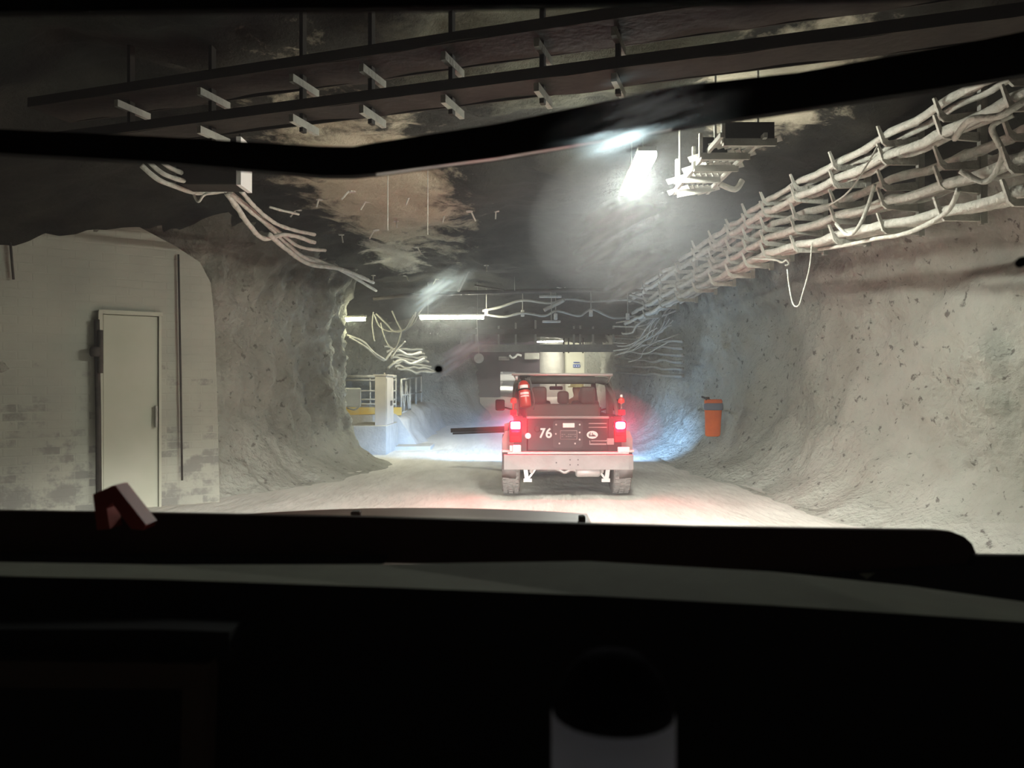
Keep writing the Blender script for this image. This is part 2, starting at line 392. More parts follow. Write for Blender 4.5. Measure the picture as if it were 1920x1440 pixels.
def ribbon(name, path, section, mat, side, amp=1.0, flute=0.0, step=.07):
    """rock wall swept along a plan path [(x, y, toe, haunch)] with a section [(offset into the tunnel, z)]"""
    pts = []
    for a, b in zip(path, path[1:]):
        L = math.hypot(b[0] - a[0], b[1] - a[1]); st = step if 5 < (a[1] + b[1]) / 2 < 24 else step * 3
        n = max(1, int(L / st))
        for i in range(n): pts.append([lerp(a[k], b[k], i / n) for k in range(4)])
    pts.append(list(path[-1]))
    for _ in range(6):                                            # round the corners of the plan
        q = [p[:] for p in pts]
        for i in range(1, len(pts) - 1):
            for k in range(4): q[i][k] = (pts[i - 1][k] + 2 * pts[i][k] + pts[i + 1][k]) / 4
        pts = q
    sec = []
    for a, b in zip(section, section[1:]):
        L = math.hypot(b[0] - a[0], b[1] - a[1]); n = max(1, int(L / step))
        for i in range(n): sec.append((lerp(a[0], b[0], i / n), lerp(a[1], b[1], i / n)))
    sec.append(section[-1])
    vs, n, ms = [], len(pts), len(sec)
    for i, p in enumerate(pts):
        j0, j1 = max(0, i - 6), min(n - 1, i + 6)
        tx, ty = pts[j1][0] - pts[j0][0], pts[j1][1] - pts[j0][1]; l = math.hypot(tx, ty) or 1
        nx, ny = (ty / l * side, -tx / l * side)
        base = interp(p[1], [(19, 0), (24, .25), (30, .62), (36, .98), (66, 1.5)])
        for (o, z) in sec:
            off = o * (p[2] if z < 1.4 else p[3])
            q = Vector((p[0], p[1], z))
            w = min(1.0, .25 + z / 1.2)
            d = fbm(q, .55, 3) * .20 * w + fbm(q + Vector((3, 7, 1)), 1.5, 6, .55) * .085 * w + abs(fbm(q, 3.4, 4, .5)) * .05 + max(0, fbm(q + Vector((1, 8, 4)), 2.3, 3) - .25) * .12 * w
            if name == 'wall_right' and z < 2.2: d += abs(fbm(q + Vector((2, 2, 6)), 1.7, 5, .6)) * .22 * w * max(0, 1 - abs(p[1] - 7.9) / 2.2)
            d *= amp
            if flute: d += fbm(Vector((q.x * 3.4, q.y * 3.4, z * .7)), 1, 5, .6) * flute * w
            zz = z + fbm(q + Vector((5, 5, 5)), .8, 3) * .16 * (1 if .05 < z < 1.0 else .0)
            vs.append(Vector((p[0] + nx * (off + d), p[1] + ny * (off + d), base + zz if z < 1.4 else lerp(base + zz, zz, min(1, (z - 1.4) / 1.5)))))
    fs = [(i * ms + k, i * ms + k + 1, (i + 1) * ms + k + 1, (i + 1) * ms + k) for i in range(n - 1) for k in range(ms - 1)]
    mb = MB(); mb.add(vs, fs); o = mb.build(name, mat, None, smooth=True); tag(o, kind='structure'); return o

SEC = [(1.5, -.06), (1.0, .10), (.6, .30), (.3, .65), (.1, 1.1), (.03, 1.4), (0, 2.0), (0, 2.9), (.12, 3.4), (.35, 3.9), (.7, 4.7)]
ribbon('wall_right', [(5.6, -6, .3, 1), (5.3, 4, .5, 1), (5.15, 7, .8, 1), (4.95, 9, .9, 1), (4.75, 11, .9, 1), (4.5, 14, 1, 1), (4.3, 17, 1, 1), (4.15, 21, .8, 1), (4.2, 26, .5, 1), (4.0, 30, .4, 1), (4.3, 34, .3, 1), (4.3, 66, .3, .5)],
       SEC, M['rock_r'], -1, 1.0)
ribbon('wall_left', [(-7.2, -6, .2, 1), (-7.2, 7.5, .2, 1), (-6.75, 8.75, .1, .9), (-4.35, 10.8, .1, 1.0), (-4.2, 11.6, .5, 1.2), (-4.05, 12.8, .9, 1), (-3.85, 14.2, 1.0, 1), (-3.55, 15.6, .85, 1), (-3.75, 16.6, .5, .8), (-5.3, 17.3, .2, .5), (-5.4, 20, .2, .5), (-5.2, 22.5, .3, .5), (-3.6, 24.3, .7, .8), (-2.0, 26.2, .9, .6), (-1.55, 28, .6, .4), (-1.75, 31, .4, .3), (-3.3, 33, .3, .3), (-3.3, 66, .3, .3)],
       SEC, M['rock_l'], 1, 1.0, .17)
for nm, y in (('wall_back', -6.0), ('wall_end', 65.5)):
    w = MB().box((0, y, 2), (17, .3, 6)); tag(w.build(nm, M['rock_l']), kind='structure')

# brick bulkhead that closes the side drift on the left (local frame: u along the wall, v up)
B0, B1 = Vector((-6.75, 8.55, 0)), Vector((-4.1, 10.42, 0))
bd = (B1 - B0); BL = bd.length; bang = math.atan2(bd.y, bd.x); bn = Vector((bd.y, -bd.x, 0)).normalized()
def bulk_u(px):
    k = (px - 960) / F
    return (k * B0.y - B0.x) / (bd.x / BL - k * bd.y / BL)
def bulk_z(px, py):
    u = bulk_u(px); Y = B0.y + bd.y / BL * u; return 1.6 - (py - 720) / F * Y
top = [(-60, 470), (0, 440), (60, 415), (130, 403), (200, 400), (260, 425), (330, 462), (375, 492), (395, 530), (402, 600)]
poly = [Vector((0, 0, -.1))] + [Vector((bulk_u(x), 0, bulk_z(x, y))) for x, y in top] + [Vector((bulk_u(408), 0, 1.2)), Vector((bulk_u(412), 0, -.1))]
poly[1].x = 0
bk = MB().prism(poly, (0, .18, 0)).build('wall_bulkhead', M['brick'])
bk.location = B0; bk.rotation_euler = (0, 0, bang); tag(bk, kind='structure')
du0, du1 = bulk_u(192), bulk_u(295)
dz1 = bulk_z(240, 592)
door = empty('door_1', B0); door.rotation_euler = (0, 0, bang); OFF[door.name] = Vector(); tag(door, kind='structure')
MB().box(((du0 + du1) / 2, -.03, dz1 / 2), (du1 - du0, .05, dz1), bev=.012).build('door_leaf', M['doorpaint'], door)
mb = MB()
mb.box((du0 - .03, -.05, dz1 / 2), (.05, .09, dz1 + .06)); mb.box((du1 + .02, -.05, dz1 / 2), (.03, .07, dz1 + .06)); mb.box(((du0 + du1) / 2, -.05, dz1 + .03), (du1 - du0 + .1, .07, .05))
mb.build('door_frame', M['doorpaint'], door)
hz = bulk_z(290, 780)
MB().box((du1 - .03, -.09, hz), (.03, .05, .28), bev=.008).build('door_handle', M['dustdark'], door)
def bulk_world(px, py, out): return B0 + bd / BL * bulk_u(px) + bn * out + Vector((0, 0, bulk_z(px, py)))
# standing pipes on the bulkhead
rt = empty('conduit_pipe', bulk_world(181, 920, .08), 'dark vertical conduit with a valve beside the pale door in brick wall', 'pipe')
MB().tube([bulk_world(184, 930, .08), bulk_world(183, 780, .08), bulk_world(180, 600, .08)], .034, 10).build('pipe', M['rust'], rt, True)
mb = MB(); mb.tube([bulk_world(186, 700, .12), bulk_world(186, 620, .12)], .03, 10); mb.build('branch_pipe', M['rust'], rt, True)
mb = MB(); mb.lathe(bulk_world(176, 660, .12), [(.05, -.06), (.065, -.03), (.065, .03), (.05, .06)], 12); mb.build('valve', M['rust'], rt, True)
rt = MB(); rt.tube([bulk_world(340, 900, .05), bulk_world(337, 700, .05), bulk_world(333, 478, .05)], .014, 8)
tag(rt.build('steel_rod', M['rust'], None, True), 'thin dark rod standing upright on brick wall, to the right of door', 'rod')
rt = MB(); rt.tube([bulk_world(25, 525, .05), bulk_world(22, 490, .05), bulk_world(19, 455, .05)], .014, 8)
tag(rt.build('short_rod', M['rust'], None, True), 'short dark rod high on brick wall near its far left end', 'rod')

# ------------------------------------------------------------------ lamps
def tube_lamp(name, a, b, w, h, lens, label, hang=()):
    a, b = Vector(a), Vector(b); rt = empty(name, (a + b) / 2, label, 'lamp', 'fluorescent tunnel lamps')
    d = (b - a).normalized()
    MB().bar(a, b, w, h).build('diffuser', lens, rt)
    MB().bar(a - d * .03 + Vector((0, 0, h * .5 + .02)), b + d * .03 + Vector((0, 0, h * .5 + .02)), w * .95, .04).build('housing', M['dustdark'], rt)
    for q in hang:
        p = lerp(a, b, q); top = Vector((p.x, p.y, ceil_z(p.x, p.y) + .03))
        MB().tube([p + Vector((0, 0, h * .5)), top], .008, 6).build('hanger_rod', M['dustdark'], rt)
    return rt
tube_lamp('ceiling_lamp', (1.235, 7.04, 3.70), (1.28, 8.46, 3.70), .175, .05, M['lamp'], 'bright ceiling lamp running lengthwise, closest to the bent crossbar', (.2, .8))
tube_lamp('ceiling_lamp', P(788, 595, 18), P(907, 595, 18), .09, .075, M['lamp2'], 'long glowing tube lamp hung crosswise above the road left of car', (.12, .9))
lm = tube_lamp('ceiling_lamp', P(631, 600, 16.3), P(684, 598, 16.2), .08, .07, M['lamp3'], 'short glowing tube lamp sticking out from the rock above grey box', ())
tube_lamp('ceiling_lamp', P(1008, 641, 34), P(1056, 640, 34.3), .08, .05, M['lampfar'], 'far strip lamp seen behind the gantry beams over the road', (.1, .9))

# ------------------------------------------------------------------ racks with cables on the right
def rack_x(y): return 3.2 + (9.8 - y) * (.125 if y < 9.8 else .03)
TZ_NEAR = [3.90, 3.70, 3.47, 3.24, 3.00]; TZ_FAR = [3.92, 3.77, 3.60, 3.42, 3.24]
def tier_z(k, y): return lerp(TZ_NEAR[k], TZ_FAR[k], max(0, min(1, (y - 6.0) / 3.8))) - max(0, y - 10) * .012
ORD = ['nearest', 'second nearest', 'third nearest', 'fourth nearest', 'fifth nearest', 'sixth nearest', 'seventh nearest', 'eighth nearest', 'ninth nearest', 'tenth nearest', 'eleventh nearest', 'twelfth nearest', 'thirteenth nearest']
ry = [5.75, 6.5, 7.3, 8.15, 9.0, 9.8, 10.5, 11.25, 12.1, 13.1, 14.3, 15.7, 17.3]
for i, y in enumerate(ry):
    x = rack_x(y); px_ = x + .36
    rt = empty('rack_bracket', (px_, y, tier_z(4, y)), 'dusty upright with upturned arms, %s to the camera along right cable rack' % ORD[i], 'bracket', 'brackets of the right cable rack')
    ztop = ceil_z(px_, y) + .12
    mb = MB(); z0 = tier_z(4, y) - .08
    mb.box((px_ - .02, y, (z0 + ztop) / 2), (.012, .055, ztop - z0)); mb.box((px_ + .005, y - .025, (z0 + ztop) / 2), (.05, .008, ztop - z0)); mb.box((px_ + .005, y + .025, (z0 + ztop) / 2), (.05, .008, ztop - z0))
    mb.build('post', M['dustdark'], rt)
    for k in range(5):
        z = tier_z(k, y) + random.uniform(-.02, .02); w = .028
        tilt = random.uniform(-.02, .03)
        prof = [(px_ - .02, z + .02), (x + .06, z + tilt), (x + .02, z + .03 + tilt), (x - .035, z + .15 + tilt), (x - .055, z + .145 + tilt), (x + .0, z - .02 + tilt), (x + .04, z - .055 + tilt), (px_ - .02, z - .06)]
        mb = MB(); mb.prism([Vector((a, y - w / 2, b)) for a, b in prof], (0, w, 0)); mb.build('arm', M['dust'], rt)

def rack_cable(tier, off, r, y0, y1, label, mat='dust', seed=0, rise=0.0):
    pts = []
    for y in rng(y0, y1, .16):
        x = rack_x(y) + off + .03 * noise.noise(Vector((seed * 3.1, y * .9, 0))) + .0
        k = [a for a in ry if a <= y]; a = max(k) if k else ry[0] - .8
        b = min([q for q in ry if q > y] or [a + 1]); t = max(0, min(1, (y - a) / (b - a)))
        sag = .05 * 4 * t * (1 - t) * (.4 + .8 * abs(noise.noise(Vector((seed, a, 1)))))
        z = tier_z(tier, y) + r + .012 - sag + .03 * noise.noise(Vector((seed * 1.7, 5, y * 1.3))) + rise * max(0, 8 - y)
        pts.append(Vector((x, y, z)))
    mb = MB(); mb.tube(pts, r * 1.2, 8, True, .5)
    return tag(mb.build('cable', M[mat], None, True), label, 'cable', 'cables on the right rack')
TN = ['top tier', 'second tier from the top', 'middle tier', 'second tier from the bottom', 'bottom tier']
sd = 1
for k, lst in enumerate([[(.06, .032, 3.4, 19, 'thick outer'), (.19, .024, 3.4, 18, 'thin inner')], [(.05, .036, 3.4, 19.5, 'thick outer'), (.17, .026, 5.2, 13, 'thin inner')], [(.16, .036, 5.0, 17.5, 'half-hidden')], [(.05, .036, 3.4, 19, 'thick outer'), (.15, .03, 3.4, 17, 'middle'), (.25, .022, 5, 14, 'thin inner')], [(.05, .036, 5.6, 20, 'thick outer'), (.14, .03, 5.2, 18, 'middle'), (.24, .024, 4.7, 15, 'thin inner')]]):
    for (o, r, a, b, nm) in lst:
        rack_cable(k, o, r, a, b, '%s dust-coated cable lying along the %s of right rack' % (nm, TN[k]), 'dust', sd, .03 if k == 0 else 0); sd += 1
def cable(name, pts, r, label, cat='cable', group=None, mat='dust', n=8, wob=.2, seg=8):
    mb = MB(); mb.tube(smooth_path(pts, n), r, seg, True, wob); return tag(mb.build(name, M[mat], None, True), label, cat, group)
cable('loop_wire', [P(1522, 455, 8.3), P(1518, 500, 8.4), P(1505, 550, 8.5), P(1497, 573, 8.5), P(1487, 570, 8.55), P(1480, 540, 8.6), P(1476, 505, 8.7)], .008, 'thin pale wire hanging in a V loop below right cable rack', 'wire')
cable('tie_wire', [P(1645, 275, 6.9), P(1610, 335, 7.1), P(1585, 365, 7.3), P(1555, 385, 7.7)], .008, 'thin straight wire strung diagonally across right cable rack', 'wire')
cable('slack_cable', [P(1640, 345, 7.1), P(1628, 385, 7.2), P(1610, 425, 7.3), P(1590, 440, 7.5), P(1568, 420, 7.8)], .018, 'short cable end curling down between the tiers of right rack')
cable('slack_cable', [P(1797, 355, 5.9), P(1780, 392, 6.1), P(1740, 420, 6.4), P(1690, 440, 6.8), P(1640, 448, 7.3), P(1585, 460, 8.1), P(1520, 470, 9.3)], .02, 'curved cable sagging from the near end to bottom tier of rack')
cable('hook_wire', [P(1410, 485, 9.9), P(1450, 487, 9.6), P(1466, 492, 9.5), P(1474, 488, 9.45), P(1479, 495, 9.45), P(1472, 498, 9.45)], .012, 'short pale wire with a hooked end under right rack', 'wire')
cable('drooping_cable', [P(1900, 215, 5.6), P(1860, 240, 5.7), P(1880, 290, 5.8), P(1850, 340, 6.0), P(1800, 320, 6.1)], .022, 'thick dusty cable coiling at the near end of right rack')
cable('drooping_cable', [P(1960, 160, 5.3), P(1880, 215, 5.5), P(1820, 225, 5.9), P(1790, 260, 6.2)], .026, 'thick dim cable at the top near corner of right rack')

# ------------------------------------------------------------------ two-tier tray rack crossing the ceiling in front
def cross_y(x): return 5.2 - .33 * x
cd = Vector((1, -.33, 0)).normalized(); cp = Vector((.33, 1, 0)).normalized()
HX = [-3.06, -2.31, -1.54, -1.0, -.41, .21, .69]
for z, nm in ((3.87, 'upper'), (3.58, 'lower')):
    a, b = Vector((-3.9, cross_y(-3.9), z)), Vector((3.3, cross_y(3.3), z))
    rt = empty('cable_tray', (a + b) / 2, 'long dark %s cable tray crossing the ceiling above the bent crossbar' % nm, 'cable tray', 'crosswise ceiling trays')
    hw = .20 if nm == 'upper' else .15
    mb = MB(); mb.strip([(lerp(a, b, t) - cp * (hw + .03 * noise.noise(Vector((t * 11, z, 0)))) + Vector((0, 0, .02 * noise.noise(Vector((t * 17, z, 3))))), lerp(a, b, t) + cp * (hw + .09 * noise.noise(Vector((t * 9, z, 7)))) + Vector((0, 0, .025 * noise.noise(Vector((t * 15, z, 9)))))) for t in rng(0, 1, .016)], (0, 0, .012)); mb.build('tray_bottom', M['darksteel'], rt)
    for sgn in (-1, 1):
        e = cp * ((.20 if nm == 'upper' else .15) * sgn) + Vector((0, 0, .035)); MB().bar(a + e, b + e, .012, .075).build('side_rail', M['darksteel'], rt)
    for j, o in enumerate((-.05, .0, .06)):
        pts = [lerp(a, b, t) + cp * (o + .02 * noise.noise(Vector((t * 9, j, z)))) + Vector((0, 0, .07 + .012 * noise.noise(Vector((t * 12, j + 4, z))))) for t in rng(0, 1, .03)]
        c_ = MB(); c_.tube(pts, .024, 7, True, .2)
        tag(c_.build('tray_cable', M['dustdark'], None, True), 'cable lying in the %s crosswise ceiling tray' % nm, 'cable', 'cables in the crosswise trays, %s' % nm)
for i, x in enumerate(HX):
    y = cross_y(x); c = Vector((x, y, 0)); zt = ceil_z(x, y) + .05
    rt = empty('trapeze_hanger', (x, y, 3.5), 'strap hanger of crosswise ceiling trays, number %s counted from the left' % ['one', 'two', 'three', 'four', 'five', 'six', 'seven'][i], 'hanger', 'hangers of the crosswise trays')
    q = c - cp * .02
    MB().bar(q + Vector((0, 0, 3.46)), q + Vector((0, 0, zt)), .05, .03, up=cd).build('strap', M['darksteel'], rt)
    for z in (3.845, 3.555):
        MB().bar(c - cp * .17 + Vector((0, 0, z - .035)), c + cp * .17 + Vector((0, 0, z - .035)), .035, .055).build('cross_arm', M['dustdark'], rt)

# hanging box and cables, upper left
rt = empty('equipment_box', P(402, 310, 7.6), 'dark hanging box with its lit right side shown in white, left under the crossbar', 'box')
mb = MB(); mb.box(P(398, 310, 7.7), (.60, .30, .46), bev=.01); mb.build('body', M['darksteel'], rt)
mb = MB(); mb.box(P(458, 310, 7.62), (.045, .32, .47)); mb.build('end_plate', M['white'], rt)  # light on the box's right side put into a white colour
mb = MB()
for sx in (350, 450): mb.tube([P(sx, 270, 7.7), Vector((P(sx, 0, 7.7).x, 7.7, ceil_z(P(sx, 0, 7.7).x, 7.7) + .05))], .012, 6)
mb.build('hanger_rod', M['darksteel'], rt)
cl = [
 ([(265, 310, 7.2), (295, 335, 7.3), (330, 350, 7.5), (372, 362, 8.0), (420, 358, 8.4)], .024, 'lowest dusty cable sagging into the left side of hanging box'),
 ([(275, 300, 7.2), (305, 325, 7.3), (340, 338, 7.5), (372, 345, 8.0)], .022, 'middle dusty cable sagging into the left side of hanging box'),
 ([(295, 298, 7.2), (320, 315, 7.4), (345, 325, 7.6), (370, 330, 8.0)], .022, 'topmost dusty cable sagging into the left side of hanging box'),
 ([(425, 362, 8.2), (445, 390, 8.6), (470, 425, 9.3), (495, 447, 10), (540, 440, 10.4), (590, 455, 11)], .030, 'thick dust-caked cable bowing lowest on left wall behind hanging box'),
 ([(430, 360, 8.2), (460, 385, 8.8), (500, 420, 9.8), (535, 455, 10.8), (575, 485, 12), (625, 500, 13.4), (700, 530, 15)], .030, 'long dusty cable running along the left wall top to the tunnel middle'),
 ([(452, 358, 8.1), (475, 385, 8.8), (510, 415, 9.6), (545, 430, 10.2), (590, 440, 10.8)], .024, 'upper short dusty cable branching from the left wall bundle'),
 ([(435, 365, 8.3), (480, 405, 9.2), (520, 432, 10.2), (560, 462, 11), (610, 470, 11.6)], .024, 'middle branch of the dusty bundle on left wall top'),
 ([(505, 440, 10), (540, 470, 11), (580, 495, 12.2), (640, 505, 13.2), (690, 525, 14.6)], .034, 'dust-caked cable at the bottom of the left wall bundle'),
 ([(560, 480, 12), (600, 490, 12.6), (650, 512, 13.8), (705, 545, 15.5)], .03, 'dusty cable end joining the left tangle near short lamp'),
 ([(505, 388, 9.5), (530, 395, 9.6), (560, 402, 9.8)], .016, 'stub of thin cable on dark rock above the left bundle'),
]
for pts, r, lab in cl: cable('cable', [P(*p) for p in pts], r, lab, group='cables along the left wall', wob=.35)
for i, (x, y, w) in enumerate([(372, 375, 7.9)]):
    cable('broken_bracket', [P(362, 362, 7.9), P(372, 378, 7.9), P(386, 364, 7.9), P(425, 358, 8.0)], .014, 'small pale hooked bracket under the hanging box', 'bracket')

# ------------------------------------------------------------------ strut rack hanging to the right of the near lamp
rt = empty('strut_rack', (1.9, 7.1, 3.6), 'stack of pale slotted struts hanging under ceiling beside the bright lamp', 'cable rack')
for i, (Y, x0, x1) in enumerate([(6.38, 1.75, 2.19), (6.77, 1.66, 2.09), (7.15, 1.69, 2.10), (7.55, 1.62, 2.04), (8.0, 1.72, 2.1)]):
    z = 3.60; rot = Matrix.Rotation(0 if i < 4 else -.18, 3, 'Y')
    mb = MB(); mb.box(((x0 + x1) / 2, Y, z), (x1 - x0, .045, .045), rot); mb.box(((x0 + x1) / 2, Y - .025, z), (x1 - x0, .004, .06), rot); mb.build('strut', M['dustdark'], rt)
    mb = MB(); mb.box((x0, Y, z + .10), (.028, .04, .21)); mb.build('post', M['dust'], rt)
    if i < 2:
        mb = MB(); mb.box((lerp(x0, x1, .5 if i == 0 else .3), Y + .02, z + .10), ((x1 - x0) * (.95 if i == 0 else .5), .03, .15)); mb.build('cover_plate', M['darksteel'], rt)
    mb = MB()
    for k in range(7):
        xx = lerp(x0 + .05, x1 - .02, k / 6); mb.box((xx, Y + .17, z + .06), (.055, .30, .010), Matrix.Rotation(.6, 3, 'Z') @ Matrix.Rotation(.9, 3, 'Y'))
    mb.build('slat', M['dustdark'], rt)
for sx in (1.72, 2.08):
    mb = MB(); mb.bar((sx, 6.3, 3.64), (sx, 8.2, 3.64), .03, .04); mb.build('side_rail', M['dustdark'], rt)
    for yy in (6.5, 7.9):
        mb = MB(); mb.tube([(sx, yy, 3.62), (sx, yy, ceil_z(sx, yy) + .05)], .01, 6); mb.build('hanger_rod', M['dustdark'], rt)
cable('bent_plate', [P(1350, 345, 7.8), P(1378, 355, 7.8), P(1392, 338, 7.8)], .03, 'bent pale plate end sticking out below the strut rack', 'plate', wob=0)

# bolts and wires hanging from the ceiling
for i, (px, y0, y1, Y, lab) in enumerate([(727, 325, 432, 8.6, 'thin straight wire hanging from the pale ceiling patch'), (802, 330, 440, 9.3, 'faint thin wire hanging right of the brighter ceiling wire'), (965, 505, 545, 17, 'thin vertical rod hanging over the road above crossing cables')]):
    a, b = P(px, y0, Y), P(px, y1, Y); a.z = ceil_z(a.x, a.y) + .05
    tag(MB().tube([a, b], .006, 6).build('hanging_wire', M['dust'], None, True), lab, 'wire')
bolts = [(660, 365), (690, 380), (705, 425), (742, 420), (770, 375), (835, 400), (880, 395), (930, 410), (560, 410), (600, 385), (760, 505), (820, 520), (700, 500), (912, 475), (640, 455), (780, 460)]
for i, (px, py) in enumerate(bolts):
    Y = 2.45 * F / (720 - py)
    x = (px - 960) / F * Y; zc = ceil_z(x, Y)
    d = Vector((random.uniform(-.12, .12), random.uniform(-.1, .1), -.12))
    mb = MB(); mb.tube([Vector((x, Y, zc + .05)), Vector((x, Y, zc)) + d], .012, 6); mb.lathe(Vector((x, Y, zc - .01)), [(.05, 0), (.05, .012)], 8)
    tag(mb.build('rock_bolt', M['dust'], None, False), 'short rock bolt with washer poking out of dark tunnel ceiling', 'bolt', 'rock bolts in the ceiling')

# ------------------------------------------------------------------ crossing cables in mid distance
xc = [
 ([(905, 583, 18.5), (940, 575, 18.5), (980, 563, 18.5), (1030, 568, 18.6), (1065, 560, 18.7), (1110, 565, 18.8), (1180, 562, 18.9), (1220, 575, 19)], .034, 'upper dusty cable strung across the road right of the long lamp'),
 ([(912, 590, 18.4), (945, 594, 18.4), (982, 587, 18.4), (1020, 592, 18.5), (1045, 583, 18.5), (1085, 592, 18.6), (1110, 580, 18.7), (1150, 596, 18.8), (1190, 592, 18.9)], .03, 'lower dusty cable strung across the road right of the long lamp'),
 ([(700, 560, 17), (780, 553, 17), (900, 548, 17.3), (1050, 545, 17.5), (1180, 545, 17.6), (1260, 552, 17.5)], .045, 'dark thick pipe-like cable crossing the whole tunnel above both lamps'),
 ([(860, 545, 17), (885, 500, 15.8), (930, 478, 15), (1010, 492, 15.2), (1080, 490, 15.4), (1180, 478, 15.2)], .03, 'dim cable arching over the road under the dark ceiling'),
 ([(1020, 582, 18.3), (1040, 572, 18.3), (1058, 563, 18.2)], .04, 'stubby pale cable end tilted up among crossing cables'),
 ([(890, 535, 17.5), (920, 540, 17.4), (945, 544, 17.3)], .022, 'short pale rod tilted below the dark ceiling left of middle'),
 ([(1180, 552, 18), (1215, 560, 17.8), (1260, 553, 17), (1300, 540, 15.5), (1350, 505, 13.5)], .03, 'cable rising from the crossing cables toward right rack'),
 ([(1200, 600, 19), (1230, 585, 18.5), (1270, 570, 17), (1330, 530, 14.5), (1400, 490, 11.8)], .03, 'lower cable rising from the right tangle toward right rack'),
]
for pts, r, lab in xc: cable('cable', [P(*p) for p in pts], r, lab, group='cables crossing the tunnel', mat='rust' if 'dark' in lab or 'dim' in lab else 'dustdark', wob=.3)
for i, (px, y0, y1) in enumerate([(912, 520, 590), (980, 525, 592), (1042, 535, 598), (1108, 545, 592), (1177, 540, 598)]):
    Y = 18.5; a, b = P(px, y0, Y), P(px, y1, Y); a.z = ceil_z(a.x, Y) + .05
    rt = empty('rod_hanger', b, 'vertical rod hanger holding crossing cables, number %s from the long lamp' % ['one', 'two', 'three', 'four', 'five'][i], 'hanger', 'rod hangers of the crossing cables')
    MB().tube([a, b], .014, 6).build('rod', M['dustdark'], rt, True)
    MB().box(b + Vector((0, 0, .06)), (.09, .10, .16), bev=.02).build('clamp', M['dust'], rt)
for i, (px, py, w, lab) in enumerate([(1032, 556, 42, 'upper small pale crossbar plate among the crossing cables'), (1034, 603, 34, 'lower small pale crossbar plate hanging above the gantry'), (1050, 538, 20, 'tiny pale plate under the ceiling above crossing cables')]):
    Y = 18.2; c = P(px, py, Y); s = w / F * Y
    rt = empty('hanging_plate', c, lab, 'plate', 'small hanging plates')
    MB().box(c, (s, .12, .05), bev=.01).build('plate', M['dust'], rt)
    MB().tube([c, Vector((c.x, c.y, ceil_z(c.x, c.y) + .05))], .012, 6).build('rod', M['dustdark'], rt)
# left tangle of loops below the short lamp
lt = [
 ([(702, 590, 17), (712, 612, 17), (735, 622, 17), (770, 612, 17.1), (785, 588, 17.2), (797, 573, 17.3)], .016),
 ([(705, 588, 17), (725, 608, 17), (740, 622, 17), (760, 617, 17), (775, 590, 17.1)], .018),
 ([(735, 583, 17), (745, 605, 17), (755, 620, 17), (768, 612, 17.1), (780, 585, 17.2)], .016),
 ([(714, 605, 16.9), (722, 635, 16.9), (736, 656, 16.9), (746, 645, 16.9), (754, 618, 17)], .014),
 ([(650, 628, 17), (680, 640, 17.3), (700, 660, 17.5), (722, 675, 17.8)], .025),
 ([(655, 632, 17), (685, 650, 17.3), (705, 668, 17.6), (720, 676, 17.8)], .022),
 ([(700, 585, 17), (698, 610, 17.1), (702, 640, 17.2)], .014),
 ([(722, 676, 18), (740, 655, 18.2), (765, 665, 18.6), (790, 660, 19)], .03),
 ([(728, 690, 18), (750, 675, 18.2), (770, 682, 18.6), (795, 672, 19)], .03),
 ([(760, 640, 18.2), (745, 655, 18.2), (735, 670, 18.1)], .02),
]
for pts, r in lt: cable('cable', [P(*p) for p in pts], r, 'dusty looping cable in the tangle between the two yellowish lamps and the railing', 'cable', 'cables of the left tangle', mat='dustdark', wob=.3, seg=7)
for i in range(7):
    y0 = 650 + i * 7; Y = 20
    pts = [P(720 + i * 4 + k * 9, y0 + 8 * noise.noise(Vector((i * 3.3, k * .6, 0))) + k * 1.0, Y + k * .1) for k in range(9)]
    cable('cable', pts, .035, 'thick dim cable of the sagging bundle above the cabinet and railing', 'cable', 'cables of the sagging left bundle', mat='dustdark', wob=.3, n=4, seg=7)
# right tangle
for i in range(14):
    a = (random.uniform(1225, 1275), random.uniform(560, 640)); b = (random.uniform(1145, 1200), random.uniform(600, 690))
    pts = []
    for k in range(7):
        t = k / 6; pts.append(P(lerp(a[0], b[0], t) + random.uniform(-5, 5), lerp(a[1], b[1], t) + 14 * math.sin(t * math.pi) + random.uniform(-4, 4), lerp(18.6, 21.5, t)))
    cable('cable', pts, random.choice((.016, .022, .03)), 'dusty cable of the tangle hanging at the far end of right rack', 'cable', 'cables of the right tangle', wob=.3, n=4, seg=7)
for i in range(6):
    pts = [P(1280 - k * 18, 640 + i * 13 - k * 1 + 5 * noise.noise(Vector((i, k * .8, 9))), 17 + k * 1.4) for k in range(8)]
    cable('cable', pts, .04, 'thick dim cable running low on the right wall behind tangle', 'cable', 'thick cables on the far right wall', mat='dustdark', wob=.3, n=4, seg=7)

# ------------------------------------------------------------------ alcove on the left: cabinet, block, railings, box
rt = empty('electrical_cabinet', (-2.98, 18.0, .65), 'tall narrow beige cabinet with two doors standing on concrete block', 'cabinet')
MB().box((-3.0, 18.05, 1.22), (.26, 1.0, 1.14), bev=.01).build('body', M['beige'], rt)
MB().box((-3.0, 18.05, 1.805), (.32, 1.06, .03)).build('top', M['beige'], rt)
for k, y in enumerate((17.85, 18.33)):
    d = MB().box((-2.862, y, 1.20), (.02, .56 if k == 0 else .36, 1.06), bev=.006).build('door', M['beige'], rt)
    MB().box((-2.845, y + (.2 if k == 0 else -.1), 1.15), (.02, .03, .12)).build('handle', M['darksteel'], d)
MB().tube([(-2.98, 18.0, 1.81), (-2.98, 18.0, 1.86)], .02, 8).build('knob', M['beige'], rt, True)
b = MB().box((-3.25, 18.2, .3), (.85, 1.8, .72), bev=.02); tag(b.build('concrete_block', M['concrete']), 'grey concrete block carrying the beige cabinet', 'block')
